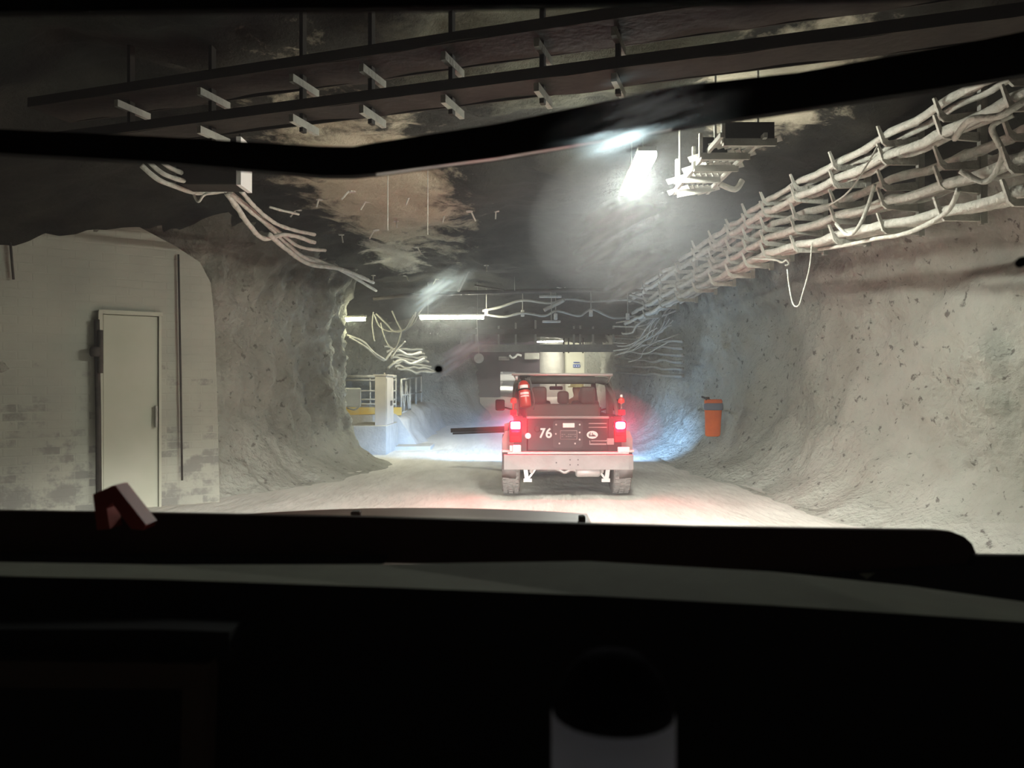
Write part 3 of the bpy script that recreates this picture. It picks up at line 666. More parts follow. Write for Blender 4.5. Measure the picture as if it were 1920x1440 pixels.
b = MB().box((-2.45, 19.1, .03), (.95, 1.0, .12), bev=.02); tag(b.build('concrete_slab', M['concrete']), 'low pale slab on the ground in front of concrete block', 'slab')
mb = MB()
vs = []
for j, y in enumerate(rng(19.3, 24.5, .16)):
    for (x, z) in ((-5.3, .8), (-3.6, .84), (-2.95, .86), (-2.75, .7), (-2.65, .4), (-2.45, .1), (-2.1, -.05)):
        sh = interp(y, [(19.3, 0), (24.5, .45)]); w = 0 if x < -3.5 else 1
        vs.append(Vector((x + sh * w + fbm((x, y, z), 2.2, 3) * .13 * w, y, z + fbm((x, y, z + 4), 2.2, 3) * .06 + (.15 if y > 21.5 and z > .5 else 0))))
n7 = 7; nj = len(vs) // n7
mb.add(vs, [(j * n7 + i, j * n7 + i + 1, (j + 1) * n7 + i + 1, (j + 1) * n7 + i) for j in range(nj - 1) for i in range(n7 - 1)])
mb.add([Vector((-5.3, 19.3, .8)), Vector((-2.9, 19.3, .84)), Vector((-2.3, 19.3, -.05)), Vector((-5.3, 19.3, -.05))], [(0, 1, 2, 3)])
tag(mb.build('ledge', M['concrete'], None, True), kind='structure')
rt = empty('pipe_railing', (-3.8, 19.6, .85), 'pale horizontal pipe railing behind the grey box and cabinet', 'railing')
for y, r in ((706, .04), (713, .022), (733, .022), (749, .022), (758, .03)):
    MB().tube([P(640, y, 19.6), P(742, y, 19.6)], r, 8).build('rail', M['dust'], rt, True)
for x in (644, 694, 742):
    MB().tube([P(x, 703, 19.62), P(x, 778, 19.62)], .022, 8).build('post', M['dust'], rt, True)
b = MB().box(P(697, 771, 19.45), (1.5, .12, .2)); tag(b.build('yellow_beam', M['yellow']), 'yellow painted beam at the foot of pale pipe railing', 'beam')
rt = empty('guard_railing', (-2.7, 21, .85), 'pale welded railing with zigzag bars on ledge right of the cabinet', 'railing')
A, Bq = P(752, 712, 20.0), P(790, 704, 23.5)
def gp(t, z): p = lerp(A, Bq, t); return Vector((p.x, p.y, z))
za, zb = A.z, Bq.z
MB().tube([gp(0, za), gp(1, zb)], .028, 8).build('top_rail', M['dust'], rt, True)
MB().tube([gp(.0, 1.3), gp(1, 1.35)], .022, 8).build('middle_rail', M['dust'], rt, True)
MB().tube([gp(.0, .84), gp(.42, .9)], .025, 8).build('bottom_rail', M['dust'], rt, True)
for t in (0, .4, .7, 1): MB().tube([gp(t, .8), gp(t, lerp(za, zb, t))], .028, 8).build('post', M['dust'], rt, True)
mb = MB()
for k in range(4): mb.tube([gp(.02 + k * .1, .86 if k % 2 else za - .02), gp(.02 + (k + 1) * .1, za - .02 if k % 2 else .86)], .022, 6)
mb.build('zigzag_bar', M['dust'], rt, True)
rt = empty('junction_box', P(663, 745, 16.4), 'grey electrical box on left rock corner below the short lamp', 'box')
MB().box(P(660, 745, 16.5), (.36, .24, .40), Matrix.Rotation(.35, 3, 'Z'), bev=.03).build('body', M['greybox'], rt)
MB().tube(smooth_path([P(652, 765, 16.4), P(665, 768, 16.3), P(675, 760, 16.35)], 6), .02, 8).build('cable_gland', M['dustdark'], rt, True)
MB().tube([P(646, 760, 16.4), P(645, 700, 16.4), P(641, 640, 16.35), P(639, 605, 16.3)], .025, 8).build('conduit', M['darksteel'], rt, True)
# dark beam sticking out beside the car
mb = MB(); mb.bar(P(847, 807, 15.6), P(948, 803, 15.0), .08, .085); mb.bar(P(850, 813, 15.5), P(948, 809, 14.9), .05, .035)
tag(mb.build('barrier_beam', M['wood']), 'dark timber beam lying across the mound left of the black car', 'beam')
# round pale disc on the dark rock corner
rt = MB(); rt.lathe(P(898, 672, 25.5), [(.155, 0), (.165, .01), (.165, .03), (.155, .04)], 24, axis=(0, -1, 0)); tag(rt.build('reflector_disc', M['greybox'], None, False), 'round pale disc hanging on the dark rock corner left of road', 'reflector')
cable('disc_cord', [P(898, 664, 25.5), P(896, 640, 25.5), P(894, 600, 25.5)], .012, 'thin cord from which the round pale disc hangs', 'cord', wob=0)

# ------------------------------------------------------------------ gantry and far end
rt = empty('steel_gantry', P(990, 640, 27), 'dark steel gantry beams spanning the tunnel above the far opening', 'gantry')
for k, (y0, y1) in enumerate(((617, 627), (646, 660))):
    mb = MB(); a, b = P(780, (y0 + y1) / 2, 27), P(1185, (y0 + y1) / 2, 27); mb.bar(a, b, .2, (y1 - y0) / F * 27); mb.build('beam', M['darksteel'] if k == 0 else M['dustdark'], rt)
for x in (828, 865, 893, 935, 967, 1004, 1076, 1088, 1112, 1150):
    mb = MB(); mb.bar(P(x, 596, 27), P(x, 660, 27), .07, .07); mb.build('hanger', M['dustdark'], rt)
for x in (1057, 1066, 1093):
    mb = MB(); mb.bar(P(x, 634, 27.2), P(x, 662, 27.2), .05, .05); mb.build('bracket', M['darksteel'], rt)
# far partition: dark sheet with an opening, cream wall to its right
Yp = 36.0
def rect(x0, y0, x1, y1, Y=Yp): return [P(x0, y0, Y), P(x1, y0, Y), P(x1, y1, Y), P(x0, y1, Y)]
mb = MB()
for r_ in ((840, 640, 938, 760), (938, 640, 966, 697), (966, 640, 1012, 770)): mb.prism(rect(*r_), (0, .15, 0))
tag(mb.build('wall_partition', M['purple']), kind='structure')
mb = MB(); c = P(1010, 700, 37.2); mb.lathe(Vector((c.x + .55, 37.3, .5)), [(.75, 0), (.72, 1.2), (.7, 3.6)], 20); tag(mb.build('wall_column', M['concrete'], None, True), kind='structure')
mb = MB(); mb.prism([P(1046, 640, 37.5), P(1097, 640, 37.5), P(1096, 700, 37.5), P(1098, 775, 37.5), P(1046, 775, 37.5)], (0, .2, 0)); tag(mb.build('wall_cream', M['cream']), kind='structure')
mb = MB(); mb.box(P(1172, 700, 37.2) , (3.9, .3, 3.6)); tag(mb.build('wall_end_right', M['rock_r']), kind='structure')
rt = empty('blue_sign', P(1081, 684, 37.45), 'small blue and white sign on the far cream wall', 'sign')
MB().box(P(1081, 686, 37.44), (.34, .02, .15)).build('panel', M['blue'], rt)
mb = MB()
for dx in (-.11, 0, .11): mb.box(P(1081, 686, 37.42) + Vector((dx, 0, -.01)), (.05, .02, .05))
mb.build('symbol', M['white'], rt)
mb = MB(); mb.box(P(1081, 679.5, 37.44), (.3, .02, .045)); mb.build('header', M['blue'], rt)
rt = empty('far_sign', P(945, 672, 35.9), 'grey rectangular board at the top of the dark far partition', 'board')
MB().box(P(945, 672, 35.92), (.5, .03, .17)).build('board', M['greybox'], rt)
MB().box(P(945, 672.5, 35.89), (.43, .02, .10)).build('panel', M['flare'], rt)
cable('coiled_hose', [P(955, 666, 35.8), P(960, 671, 35.8), P(966, 669, 35.8), P(970, 665, 35.8), P(978, 667, 35.8)], .05, 'white hose bunched at the top of the dark far partition', 'hose', mat='white', wob=0)
b = MB().box(P(997, 668, 35.8), (.7, .3, .3), bev=.04); tag(b.build('duct', M['dustdark']), 'grey duct end jutting over the dark far partition', 'duct')
# white car in the far chamber
c = P(957, 722, 60); rt = empty('far_car', (c.x, 60, c.z), 'tiny white car parked deep in the lit far chamber', 'car')
zc = floor_z(c.x, 60)
mb = MB(); mb.box((c.x, 60.5, zc + .62), (1.75, 3.6, .5), bev=.12); mb.box((c.x, 60.9, zc + 1.05), (1.45, 2.2, .5), bev=.14); mb.build('body', M['white'], rt)
MB().box((c.x, 59.78, zc + 1.08), (1.2, .06, .3)).build('windshield', M['plate'], rt)
for sx in (-1, 1):
    for yy in (59.3, 61.7): MB().lathe((c.x + sx * .72 - .1, yy, zc + .32), [(.32, 0), (.32, .2)], 16, axis=(1, 0, 0)).build('wheel', M['rubber'], rt)

# ------------------------------------------------------------------ orange bag on the right wall
oc = P(1337, 782, 14.3)
rt = empty('orange_bag', oc, 'orange bag with a blue strap hanging on the right rock wall', 'bag')
mb = MB(); mb.lathe(oc + Vector((0, 0, -.36)), [(.11, 0), (.138, .02), (.145, .08), (.15, .3), (.165, .56), (.17, .66), (.15, .69), (.10, .69)], 16); 
for v in mb.v: v.y = oc.y + (v.y - oc.y) * .6; v.x += (v.z - oc.z) * .02
mb.build('body', M['orange'], rt, True)
mb = MB(); mb.lathe(oc + Vector((0.01, 0, .13)), [(.168, 0), (.18, .02), (.18, .10), (.168, .13)], 16)
for v in mb.v: v.y = oc.y + (v.y - oc.y) * .65
mb.build('strap', M['bluecloth'], rt, True)
mb = MB(); mb.box(oc + Vector((-.11, -.02, .33)), (.07, .05, .09), bev=.01); mb.build('buckle', M['darksteel'], rt)
mb = MB(); mb.tube([oc + Vector((0, .05, .3)), oc + Vector((.02, .9, .36))], .02, 6); mb.build('hook', M['darksteel'], rt)

# ------------------------------------------------------------------ black open-top car ahead
JX, JY = .785, 11.35
car = empty('open_car', (JX, JY, 0), 'black open-top off-road car driving ahead with glowing red tail lamps', 'car')
def J(x, y, z): return Vector((JX + x, JY + y, z))
mb = MB()
mb.box(J(0, 1.35, .60), (1.5, 3.7, .10))
for sx in (-1, 1):
    mb.box(J(sx * .735, .0, .99), (.05, 1.0, .27)); mb.box(J(sx * .735, 1.2, .86), (.05, 1.3, .52)); mb.box(J(sx * .735, -.47, .86), (.05, .08, .5))
    mb.box(J(sx * .66, -.47, .88), (.18, .07, .5), bev=.01)
    mb.box(J(sx * .70, -.02, 1.13), (.12, .96, .03), bev=.008)
mb.box(J(0, 1.95, .95), (1.5, .14, .5)); mb.box(J(0, -.1, .64), (1.3, .8, .04))
mb.build('body', M['jeepblack'], car)
MB().box(J(0, 2.7, 1.0), (1.25, 1.4, .3), bev=.06).build('hood', M['jeepblack'], car)
MB().box(J(0, 3.42, .85), (1.3, .08, .5), bev=.02).build('grille', M['jeepblack'], car)
tg = MB().box(J(0, -.49, .895), (1.14, .06, .47), bev=.012).build('tailgate', M['jeepblack'], car)
MB().box(J(0, -.50, 1.13), (1.16, .09, .035), bev=.012).build('trim', M['flare'], tg)
mb = MB()
R0 = []
for cx, cz, a0 in ((.165, .165, 0), (-.165, .165, 90), (-.165, -.125, 180), (.165, -.125, 270)):
    for k in range(6):
        a = math.radians(a0 + k * 18); R0.append(J(cx + .045 * math.cos(a), -.525, .895 + cz + .045 * math.sin(a) - .02))
mb.prism(R0, (0, -.025, 0)); mb.build('carrier_plate', M['plate'], tg)
MB().box(J(.01, -.56, 1.02), (.165, .02, .062), bev=.006).build('plate_lamp', M['white'], tg)
lp = MB().box(J(.01, -.555, .885), (.24, .012, .13), bev=.006).build('license_plate', M['flare'], tg)
MB().box(J(.01, -.563, .885), (.222, .006, .112)).build('plate_face', M['plate'], tg)
mb = MB()
for row, z in ((0, .893), (1, .865)):
    for k in range(7):
        if k in ((2,) if row == 0 else (1, 5)): continue
        mb.box(J(-.08 + k * .03, -.568, z), (.022, .004, .011))
mb.build('plate_lettering', M['flare'], tg)
mb = MB()
for x, z in ((.165, .92), (.165, .82), (.10, .765), (-.12, .765), (-.17, .9), (.165, 1.03), (-.165, 1.03)): mb.lathe(J(x, -.555, z), [(.012, 0), (.012, .012)], 10, axis=(0, -1, 0))
mb.build('bolt', M['silver'], tg)
# hinges and slots on the right half of the tailgate
mb = MB(); mb.box(J(.42, -.53, 1.045), (.25, .02, .012)); mb.box(J(.42, -.53, .99), (.25, .02, .012)); mb.build('slot', M['flare'], tg)
mb = MB(); mb.box(J(.47, -.53, .80), (.28, .02, .014)); mb.box(J(.42, -.54, .755), (.24, .03, .022), bev=.004); mb.box(J(.31, -.53, .775), (.014, .02, .06)); mb.box(J(.60, -.53, .79), (.10, .025, .09), bev=.005); mb.build('hinge', M['flare'], tg)
ov = MB(); ov.prism([J(.345 + .078 * math.cos(a * math.pi / 14), -.522, .885 + .055 * math.sin(a * math.pi / 14)) for a in range(28)], (0, -.006, 0)); ob = ov.build('oval_badge', M['white'], tg)
mb = MB(); y = -.53
for x, w, z, h in ((.30, .012, .885, .03), (.315, .01, .895, .05), (.345, .012, .89, .045), (.365, .018, .88, .02)): mb.box(J(x, y, z), (w, .004, h))
mb.prism([J(.295, y, .862), J(.40, y, .862), J(.40, y, .868), J(.37, y, .885), J(.295, y, .872)], (0, -.003, 0)); mb.build('badge_emblem', M['plate'], tg)
mb = MB(); mb.lathe(J(-.43, -.53, .965), [(.045, 0), (.045, .02), (.03, .025)], 12, axis=(0, -1, 0)); mb.box(J(-.43, -.53, .9), (.05, .03, .10)); mb.build('latch', M['jeepblack'], tg)
mb = MB(); mb.lathe(J(-.56, -.51, .87), [(.042, 0), (.042, .015)], 16, axis=(0, -1, 0)); mb.build('filler_cap', M['white'], tg)
def text_mesh(txt, size, loc, mat, parent, name, bold=.0):
    cu = bpy.data.curves.new(name, 'FONT'); cu.body = txt; cu.size = size; cu.extrude = .003; cu.offset = bold; cu.align_x = 'CENTER'
    o = bpy.data.objects.new(name + '_tmp', cu); col.objects.link(o)
    bpy.context.view_layer.update()
    me = bpy.data.meshes.new_from_object(o.evaluated_get(bpy.context.evaluated_depsgraph_get()))
    bpy.data.objects.remove(o)
    ob = bpy.data.objects.new(name, me); me.materials.append(mat); col.objects.link(ob)
    off = OFF[parent.name]; ob.parent = parent; ob.location = Vector(loc) - off; ob.rotation_euler = (math.pi / 2, 0, 0); return ob
text_mesh('76', .19, J(-.315, -.525, .845), M['white'], tg, 'number', .004)
# lamps
for sx in (-1, 1):
    h = MB().box(J(sx * .735, -.52, .93), (.17, .08, .30), bev=.015).build('tail_lamp', M['taildim'], car)
    MB().box(J(sx * .735 + (0 if sx < 0 else .0), -.58, 1.02), (.13, .05, .095), bev=.012 if sx < 0 else .03).build('lit_lens', M['taillens'], h)
    MB().box(J(sx * .735, -.565, .905), (.12, .02, .06), bev=.006).build('dark_lens', M['taildim'], h)
    # flags and lamp holders on the tub corners
    q = empty('corner_marker', J(sx * .76, -.45, 1.15)); q.parent = car; q.location = Vector((sx * .76, -.45, 1.15)); OFF[q.name] = J(sx * .76, -.45, 1.15) - J(0, 0, 0) + OFF[car.name]
    MB().box(J(sx * .765, -.48, 1.20), (.09, .05, .075), bev=.006).build('reflector', M['taildim'], q)
    MB().tube([J(sx * .77, -.45, 1.15), J(sx * .765, -.45, 1.40)], .014, 8).build('mast', M['chrome'] if sx > 0 else M['extred'], q, True)
    MB().lathe(J(sx * .765, -.45, 1.33), [(.035, 0), (.045, .01), (.045, .06), (.02, .08)], 12).build('beacon', M['extred'], q, True)
    if sx > 0: MB().lathe(J(sx * .765, -.45, 1.41), [(.02, 0), (.022, .03), (.015, .04)], 10).build('mast_cap', M['white'], q, True)
MB().box(J(-.72, -.57, .685), (.125, .06, .125), bev=.02).build('work_lamp', M['reverse'], car)
MB().box(J(-.80, -.56, .70), (.04, .04, .08), bev=.01).build('side_reflector', M['reverse'], car)
MB().box(J(.78, -.56, .68), (.17, .05, .075), bev=.015).build('reversing_lamp', M['reverse'], car)
# bumper
mb = MB(); mb.box(J(.0, -.62, .513), (1.80, .14, .205), bev=.008); bp = mb.build('bumper', M['jeepdust'], car)
mb = MB(); mb.box(J(.865, -.692, .513), (.06, .006, .19)); mb.build('end_plate', M['flare'], bp)
mb = MB()
for x, z in ((.02, .55), (.02, .48), (.13, .55), (.13, .48), (-.17, .51)): mb.lathe(J(x, -.688, z), [(.010, 0), (.010, .008)], 8, axis=(0, -1, 0))
mb.build('bolt_hole', M['plate'], bp)
MB().box(J(0, -.55, .635), (1.7, .14, .03), bev=.008).build('bumper_step', M['silver'], car)
# wheels
for sx in (-1, 1):
    for yy in (0.0, 2.95):
        c_ = J(sx * .80, yy, .395)
        prof = [(.25, -.125), (.36, -.13), (.392, -.105), (.398, -.05), (.398, .05), (.392, .105), (.36, .13), (.25, .125)]
        w = MB().lathe(c_, prof, 40, axis=(1, 0, 0)).build('wheel', M['rubber'], car, True)
        mb = MB()
        for k in range(40):
            a = 2 * math.pi * k / 40; R = Matrix.Rotation(a, 3, 'X')
            for xo in (-.08, 0, .08): mb.box(c_ + R @ Vector((xo, (.0 if xo else .02), .398)), (.06, .035, .014), R)
        mb.build('tread', M['rubber'], w)
        MB().lathe(c_, [(.24, .05 * sx), (.22, .10 * sx), (.08, .115 * sx)], 20, axis=(1, 0, 0)).build('rim', M['silver'], w, True)
# wheel flares
for sx in (-1, 1):
    for yy in (0, 2.95):
        mb = MB(); secs = []
        for k in range(13):
            a = math.radians(-15 + k * 17.5); c_, s_ = math.cos(a), math.sin(a)
            secs.append((J(sx * .73, yy - c_ * .50, .42 + s_ * .50), J(sx * .925, yy - c_ * .47, .42 + s_ * .44)))
        mb.strip(secs, (0, 0, -.03)); mb.build('wheel_flare', M['flare'], car, True)
    mb = MB(); mb.prism([J(sx * .74, -.46, .66), J(sx * .92, -.46, .66), J(sx * .925, -.46, .82), J(sx * .88, -.46, .93), J(sx * .80, -.46, .95), J(sx * .74, -.46, .95)], (0, .10, 0)); mb.build('rear_flare', M['flare'], car)
    MB().box(J(sx * .85, -.50, .655), (.16, .10, .035), bev=.01).build('flare_foot', M['silver'], car)
# underbody
MB().tube([J(-.66, 0, .36), J(.66, 0, .36)], .05, 12).build('axle', M['rubber'], car, True)
MB().lathe(J(.12, -.35, .345), [(.05, 0), (.075, .03), (.075, .33), (.05, .36)], 14, axis=(1, 0, 0)).build('muffler', M['silver'], car, True)
MB().tube(smooth_path([J(-.18, -.35, .40), J(-.1, -.35, .37), J(-.03, -.36, .34), J(.06, -.36, .38), J(.14, -.35, .36)], 5), .026, 8).build('exhaust_pipe', M['silver'], car, True)
for sx in (-1, 1):
    mb = MB(); mb.bar(J(sx * .60, -.3, .45), J(sx * .57, -.3, .22), .05, .06); mb.bar(J(sx * .42, -.3, .42), J(sx * .55, -.3, .24), .03, .03); mb.box(J(sx * .56, -.3, .22), (.12, .06, .05)); mb.tube([J(sx * .5, -.3, .43), J(sx * .5, -.28, .33)], .04, 8)
    mb.build('suspension_bracket', M['silver'], car)
MB().box(J(.0, -.3, .45), (1.1, .05, .05)).build('crossmember', M['rubber'], car)
# roll cage
mb = MB()
for sx in (-1, 1):
    mb.tube(smooth_path([J(sx * .73, .6, 1.1), J(sx * .725, .6, 1.4), J(sx * .715, .6, 1.57), J(sx * .66, .6, 1.65), J(sx * .5, .6, 1.66)], 5), .055, 10)
    mb.tube([J(sx * .66, .6, 1.62), J(sx * .64, 2.0, 1.66)], .04, 8)
    mb.tube(smooth_path([J(sx * .68, .6, 1.60), J(sx * .72, .1, 1.42), J(sx * .735, -.35, 1.12)], 5), .035, 8)
mb.tube([J(-.5, .6, 1.66), J(.5, .6, 1.66)], .06, 12)
mb.build('roll_cage', M['cage'], car, True)
mb = MB(); mb.tube([J(-.79, .0, 1.745), J(.70, .0, 1.735)], .02, 8); mb.tube([J(-.76, .0, 1.74), J(-.68, .6, 1.60)], .016, 6); mb.tube([J(.68, .0, 1.73), J(.68, .6, 1.60)], .016, 6); mb.tube([J(-.74, .0, 1.69), J(-.70, .0, 1.69)], .035, 8); mb.build('roof_bow', M['silver'], car, True)
mb = MB()
for sx in (-1, 1): mb.bar(J(sx * .68, 1.95, 1.15), J(sx * .62, 2.12, 1.72), .07, .05)
mb.bar(J(-.66, 2.12, 1.72), J(.66, 2.12, 1.72), .06, .07); mb.build('windshield_frame', M['jeepblack'], car)
MB().prism([J(-.64, 1.98, 1.18), J(.64, 1.98, 1.18), J(.6, 2.11, 1.68), J(-.6, 2.11, 1.68)], (0, .006, 0)).build('windshield', M['glass'], car)
mb = MB(); mb.box(J(-.02, 2.0, 1.53), (.23, .04, .065), bev=.018); mb.tube([J(-.02, 2.0, 1.56), J(-.02, 2.08, 1.66)], .012, 6); mb.build('rear_view_mirror', M['black'], car)
for sx in (-1, 1):
    mb = MB(); mb.box(J(sx * .99, 1.85, 1.24), (.16, .08, .19), bev=.03); mb.tube([J(sx * .75, 1.9, 1.15), J(sx * .93, 1.86, 1.2)], .018, 6); mb.build('side_mirror', M['black'], car)
# seats
def seat(x, y, w, hr, ztop, name):
    st = empty(name, J(x, y, .7)); st.parent = car; st.location = Vector((x, y, .7)); OFF[st.name] = J(x, y, .7)
    return st
bench = empty('rear_bench', J(0, .5, .7)); bench.parent = car; bench.location = (0, .5, .7); OFF[bench.name] = J(0, .5, .7)
MB().box(J(0, .62, 1.0), (1.16, .14, .58), Matrix.Rotation(-.12, 3, 'X'), bev=.04).build('backrest', M['leather'], bench, True)
MB().box(J(0, .90, .78), (1.16, .5, .14), bev=.04).build('cushion', M['leather'], bench, True)
for x, w, h in ((-.36, .23, .27), (.01, .18, .20), (.39, .24, .27)):
    MB().box(J(x, .62, 1.33 + (h - .2) / 2 + .06), (w, .11, h), bev=.05).build('headrest', M['leather'], bench, True)
    mb = MB(); mb.tube([J(x - .04, .62, 1.24), J(x - .04, .62, 1.36)], .008, 6); mb.tube([J(x + .04, .62, 1.24), J(x + .04, .62, 1.36)], .008, 6); mb.build('headrest_post', M['chrome'], bench)
for x in (-.38, .42):
    fs_ = empty('front_seat', J(x, 1.45, .7)); fs_.parent = car; fs_.location = (x, 1.45, .7); OFF[fs_.name] = J(x, 1.45, .7)
    MB().box(J(x, 1.30, 1.02), (.46, .13, .62), Matrix.Rotation(-.15, 3, 'X'), bev=.05).build('backrest', M['leather'], fs_, True)
    MB().box(J(x, 1.58, .76), (.46, .5, .14), bev=.05).build('cushion', M['leather'], fs_, True)
    MB().box(J(x, 1.28, 1.41), (.22, .10, .17), bev=.04).build('headrest', M['leather'], fs_, True)
mb = MB()
mb.tube([J(.42 + .18 * math.cos(a * math.pi / 10), 1.78 + .06 * math.sin(a * math.pi / 10), 1.12 + .17 * math.sin(a * math.pi / 10)) for a in range(21)], .014, 8, False); mb.tube([J(.42, 1.78, 1.12), J(.42, 1.95, 1.05)], .02, 8); mb.build('steering_wheel', M['black'], car, True)
MB().box(J(0, 1.88, 1.12), (1.4, .16, .12), bev=.03).build('dashboard', M['black'], car)

# red extinguisher strapped to the car's left rear bar
e0, e1 = J(-.585, -.05, 1.30), J(-.66, -.02, 1.66)
e0, e1 = P(986, 764, 11.2), P(981, 714, 11.3)
ext = empty('fire_extinguisher', e0, 'red fire extinguisher with pale labels strapped to the left bar of black car', 'fire extinguisher')
ax = (e1 - e0).normalized(); Lx = (e1 - e0).length
MB().lathe(e0, [(.055, 0), (.082, .02), (.085, .05), (.085, Lx - .07), (.06, Lx - .02), (.03, Lx)], 20, axis=ax).build('cylinder', M['extred'], ext, True)
for a_, b_ in ((Lx * .68, Lx * .80), (Lx * .45, Lx * .53), (Lx * .36, Lx * .41)):
    mb = MB(); xx = ax.orthogonal().normalized(); yy = ax.cross(xx); vs = []
    angs = [k for k in range(9)]
    for h in (a_, b_):
        for k in angs:
            a = math.atan2(-yy.y, -xx.y) + (k - 4) * .2
            d = xx * math.cos(a) + yy * math.sin(a); vs.append(e0 + ax * h + d * .0862)
    mb.add(vs, [(k, k + 1, k + 10, k + 9) for k in range(8)]); mb.build('label_band', M['white'], ext)
MB().lathe(e0 + ax * (Lx * .62), [(.087, 0), (.09, .005), (.09, .02), (.087, .025)], 20, axis=ax).build('strap', M['darksteel'], ext)
mb = MB(); mb.lathe(e0 + ax * Lx, [(.03, 0), (.03, .05)], 10, axis=ax); mb.bar(e0 + ax * (Lx + .04) + Vector((-.05, 0, 0)), e0 + ax * (Lx + .05) + Vector((.06, 0, 0)), .025, .02); mb.build('valve_handle', M['darksteel'], ext)
MB().tube(smooth_path([e1 + Vector((.02, 0, .03)), e1 + Vector((.10, 0, .0)), e1 + Vector((.12, -.01, -.12)), e0 + Vector((.12, -.01, .1)), e0 + Vector((.11, -.01, -.03))], 6), .011, 7).build('hose', M['cage'], ext, True)
MB().box(e0 + ax * .15 + Vector((-.03, .11, 0)), (.06, .1, .25)).build('mount', M['darksteel'], ext)

# driver
def skin_body(name, chain, mat, parent, sub=1):
    """chain = [(point, radius, index of the vertex it grows from)]"""
    off = OFF[parent.name] if parent is not None else Vector()
    me = bpy.data.meshes.new(name)
    me.from_pydata([tuple(Vector(c[0]) - off) for c in chain], [(c[2], i) for i, c in enumerate(chain) if c[2] is not None], [])
    o = bpy.data.objects.new(name, me); col.objects.link(o)
    if parent is not None: o.parent = parent
    OFF[o.name] = off
    sk = o.modifiers.new('Skin', 'SKIN'); sk.use_smooth_shade = True
    for i, c in enumerate(chain):
        me.skin_vertices[0].data[i].radius = (c[1], c[1] * (c[3] if len(c) > 3 else 1))
    me.skin_vertices[0].data[0].use_root = True
    ss = o.modifiers.new('Subdivision', 'SUBSURF'); ss.levels = sub; ss.render_levels = sub
    me.materials.append(mat); return o
px_, py_ = .33, 1.50
person = empty('person', J(px_, py_, .83), 'person in hard hat and pale shirt driving the black car', 'person')
ch = [(J(px_, py_, .92), .14, None), (J(px_, py_ - .02, 1.12), .15, 0), (J(px_ - .01, py_, 1.30), .13, 1), (J(px_ - .02, py_ + .02, 1.385), .055, 2), (J(px_ - .03, py_ + .03, 1.45), .065, 3), (J(px_ - .03, py_ + .04, 1.51), .085, 4), (J(px_ - .03, py_ + .04, 1.57), .07, 5)]
for sx in (-1, 1):
    n0 = len(ch)
    ch += [(J(px_ + sx * .19, py_ + .02, 1.28), .062, 2), (J(px_ + sx * .24, py_ + .10, 1.06), .05, n0), (J(px_ + sx * .17, py_ + .26, 1.10), .036, n0 + 1), (J(px_ + sx * .165, py_ + .30, 1.13), .032, n0 + 2)]
    for k in range(4): ch.append((J(px_ + sx * (.15 + .016 * k), py_ + .345, 1.165 - .012 * k), .009, n0 + 3))
    ch.append((J(px_ + sx * .135, py_ + .31, 1.15), .010, n0 + 3))
    m0 = len(ch)
    ch += [(J(px_ + sx * .10, py_ + .06, .90), .10, 0), (J(px_ + sx * .13, py_ + .36, .92), .075, m0), (J(px_ + sx * .12, py_ + .50, .70), .055, m0 + 1), (J(px_ + sx * .12, py_ + .56, .67), .045, m0 + 2)]
skin_body('body', ch, M['skin'], person)
ch = [(J(px_, py_, .95), .155, None), (J(px_, py_ - .02, 1.12), .165, 0), (J(px_ - .01, py_, 1.29), .145, 1), (J(px_ - .02, py_ + .01, 1.35), .075, 2)]
for sx in (-1, 1):
    n0 = len(ch); ch += [(J(px_ + sx * .19, py_ + .02, 1.285), .072, 2), (J(px_ + sx * .24, py_ + .10, 1.07), .062, n0), (J(px_ + sx * .20, py_ + .19, 1.085), .05, n0 + 1)]
skin_body('shirt', ch, M['shirt'], person)
hc = J(px_ - .03, py_ + .04, 1.545)
MB().lathe(hc, [(.15, 0), (.15, .012), (.118, .02), (.115, .06), (.09, .105), (.045, .125), (.0, .13)], 20).build('hard_hat', M['hardhat'], person, True)
mb = MB(); mb.box(hc + Vector((0, .105, -.05)), (.02, .03, .035), bev=.006); mb.build('nose', M['skin'], person)

# ------------------------------------------------------------------ the vehicle the photo is taken from
own = empty('own_vehicle', (-.2, 1.2, 0), 'dark cabin of the vehicle looking out over its dashboard and red hood', 'car')
secs = [(-90, 238, 282), (300, 256, 303), (600, 274, 329), (660, 275, 329), (700, 268, 325), (930, 232, 295), (1280, 160, 237), (1500, 135, 204), (1813, 80, 157), (2020, 38, 122), (2700, -98, 6)]
mb = MB(); mb.strip([(P(x, a, .82), P(x, b, .82)) for x, a, b in secs], (0, .014, 0)); cb = mb.build('crossbar', M['crossbar'], own)
mb = MB(); mb.strip([(P(x, interp(x, [(s_[0], s_[2]) for s_ in secs]) - 2, .815), P(x, interp(x, [(s_[0], s_[2]) for s_ in secs]) + 1.5, .815)) for x in (705, 800, 930, 1100, 1260)], (0, .006, 0)); mb.build('edge_highlight', M['strip'], cb)  # pale strip added to imitate the highlight on the bar's lower lip
if 0: mb = MB(); mb.prism([P(1080, 190, .79), P(1200, 165, .79), P(1400, 148, .79), P(1445, 152, .79), P(1500, 200, .79), P(1400, 218, .79), P(1100, 250, .79)], (0, .02, 0))
# roof edge
mb = MB(); mb.strip([(P(-150, -220, .62), P(-150, 24, .62)), (P(700, -220, .60), P(700, 14, .60)), (P(1400, -220, .60), P(1400, 2, .60)), (P(2050, -220, .60), P(2050, -18, .60)), (P(3400, -220, .62), P(3400, -30, .62))], (0, .008, 0)); mb.build('windshield_header', M['crossbar'], own)
mb = MB(); mb.box((.1, .05, 1.985), (2.3, 1.12, .03)); mb.build('roof', M['black'], own)
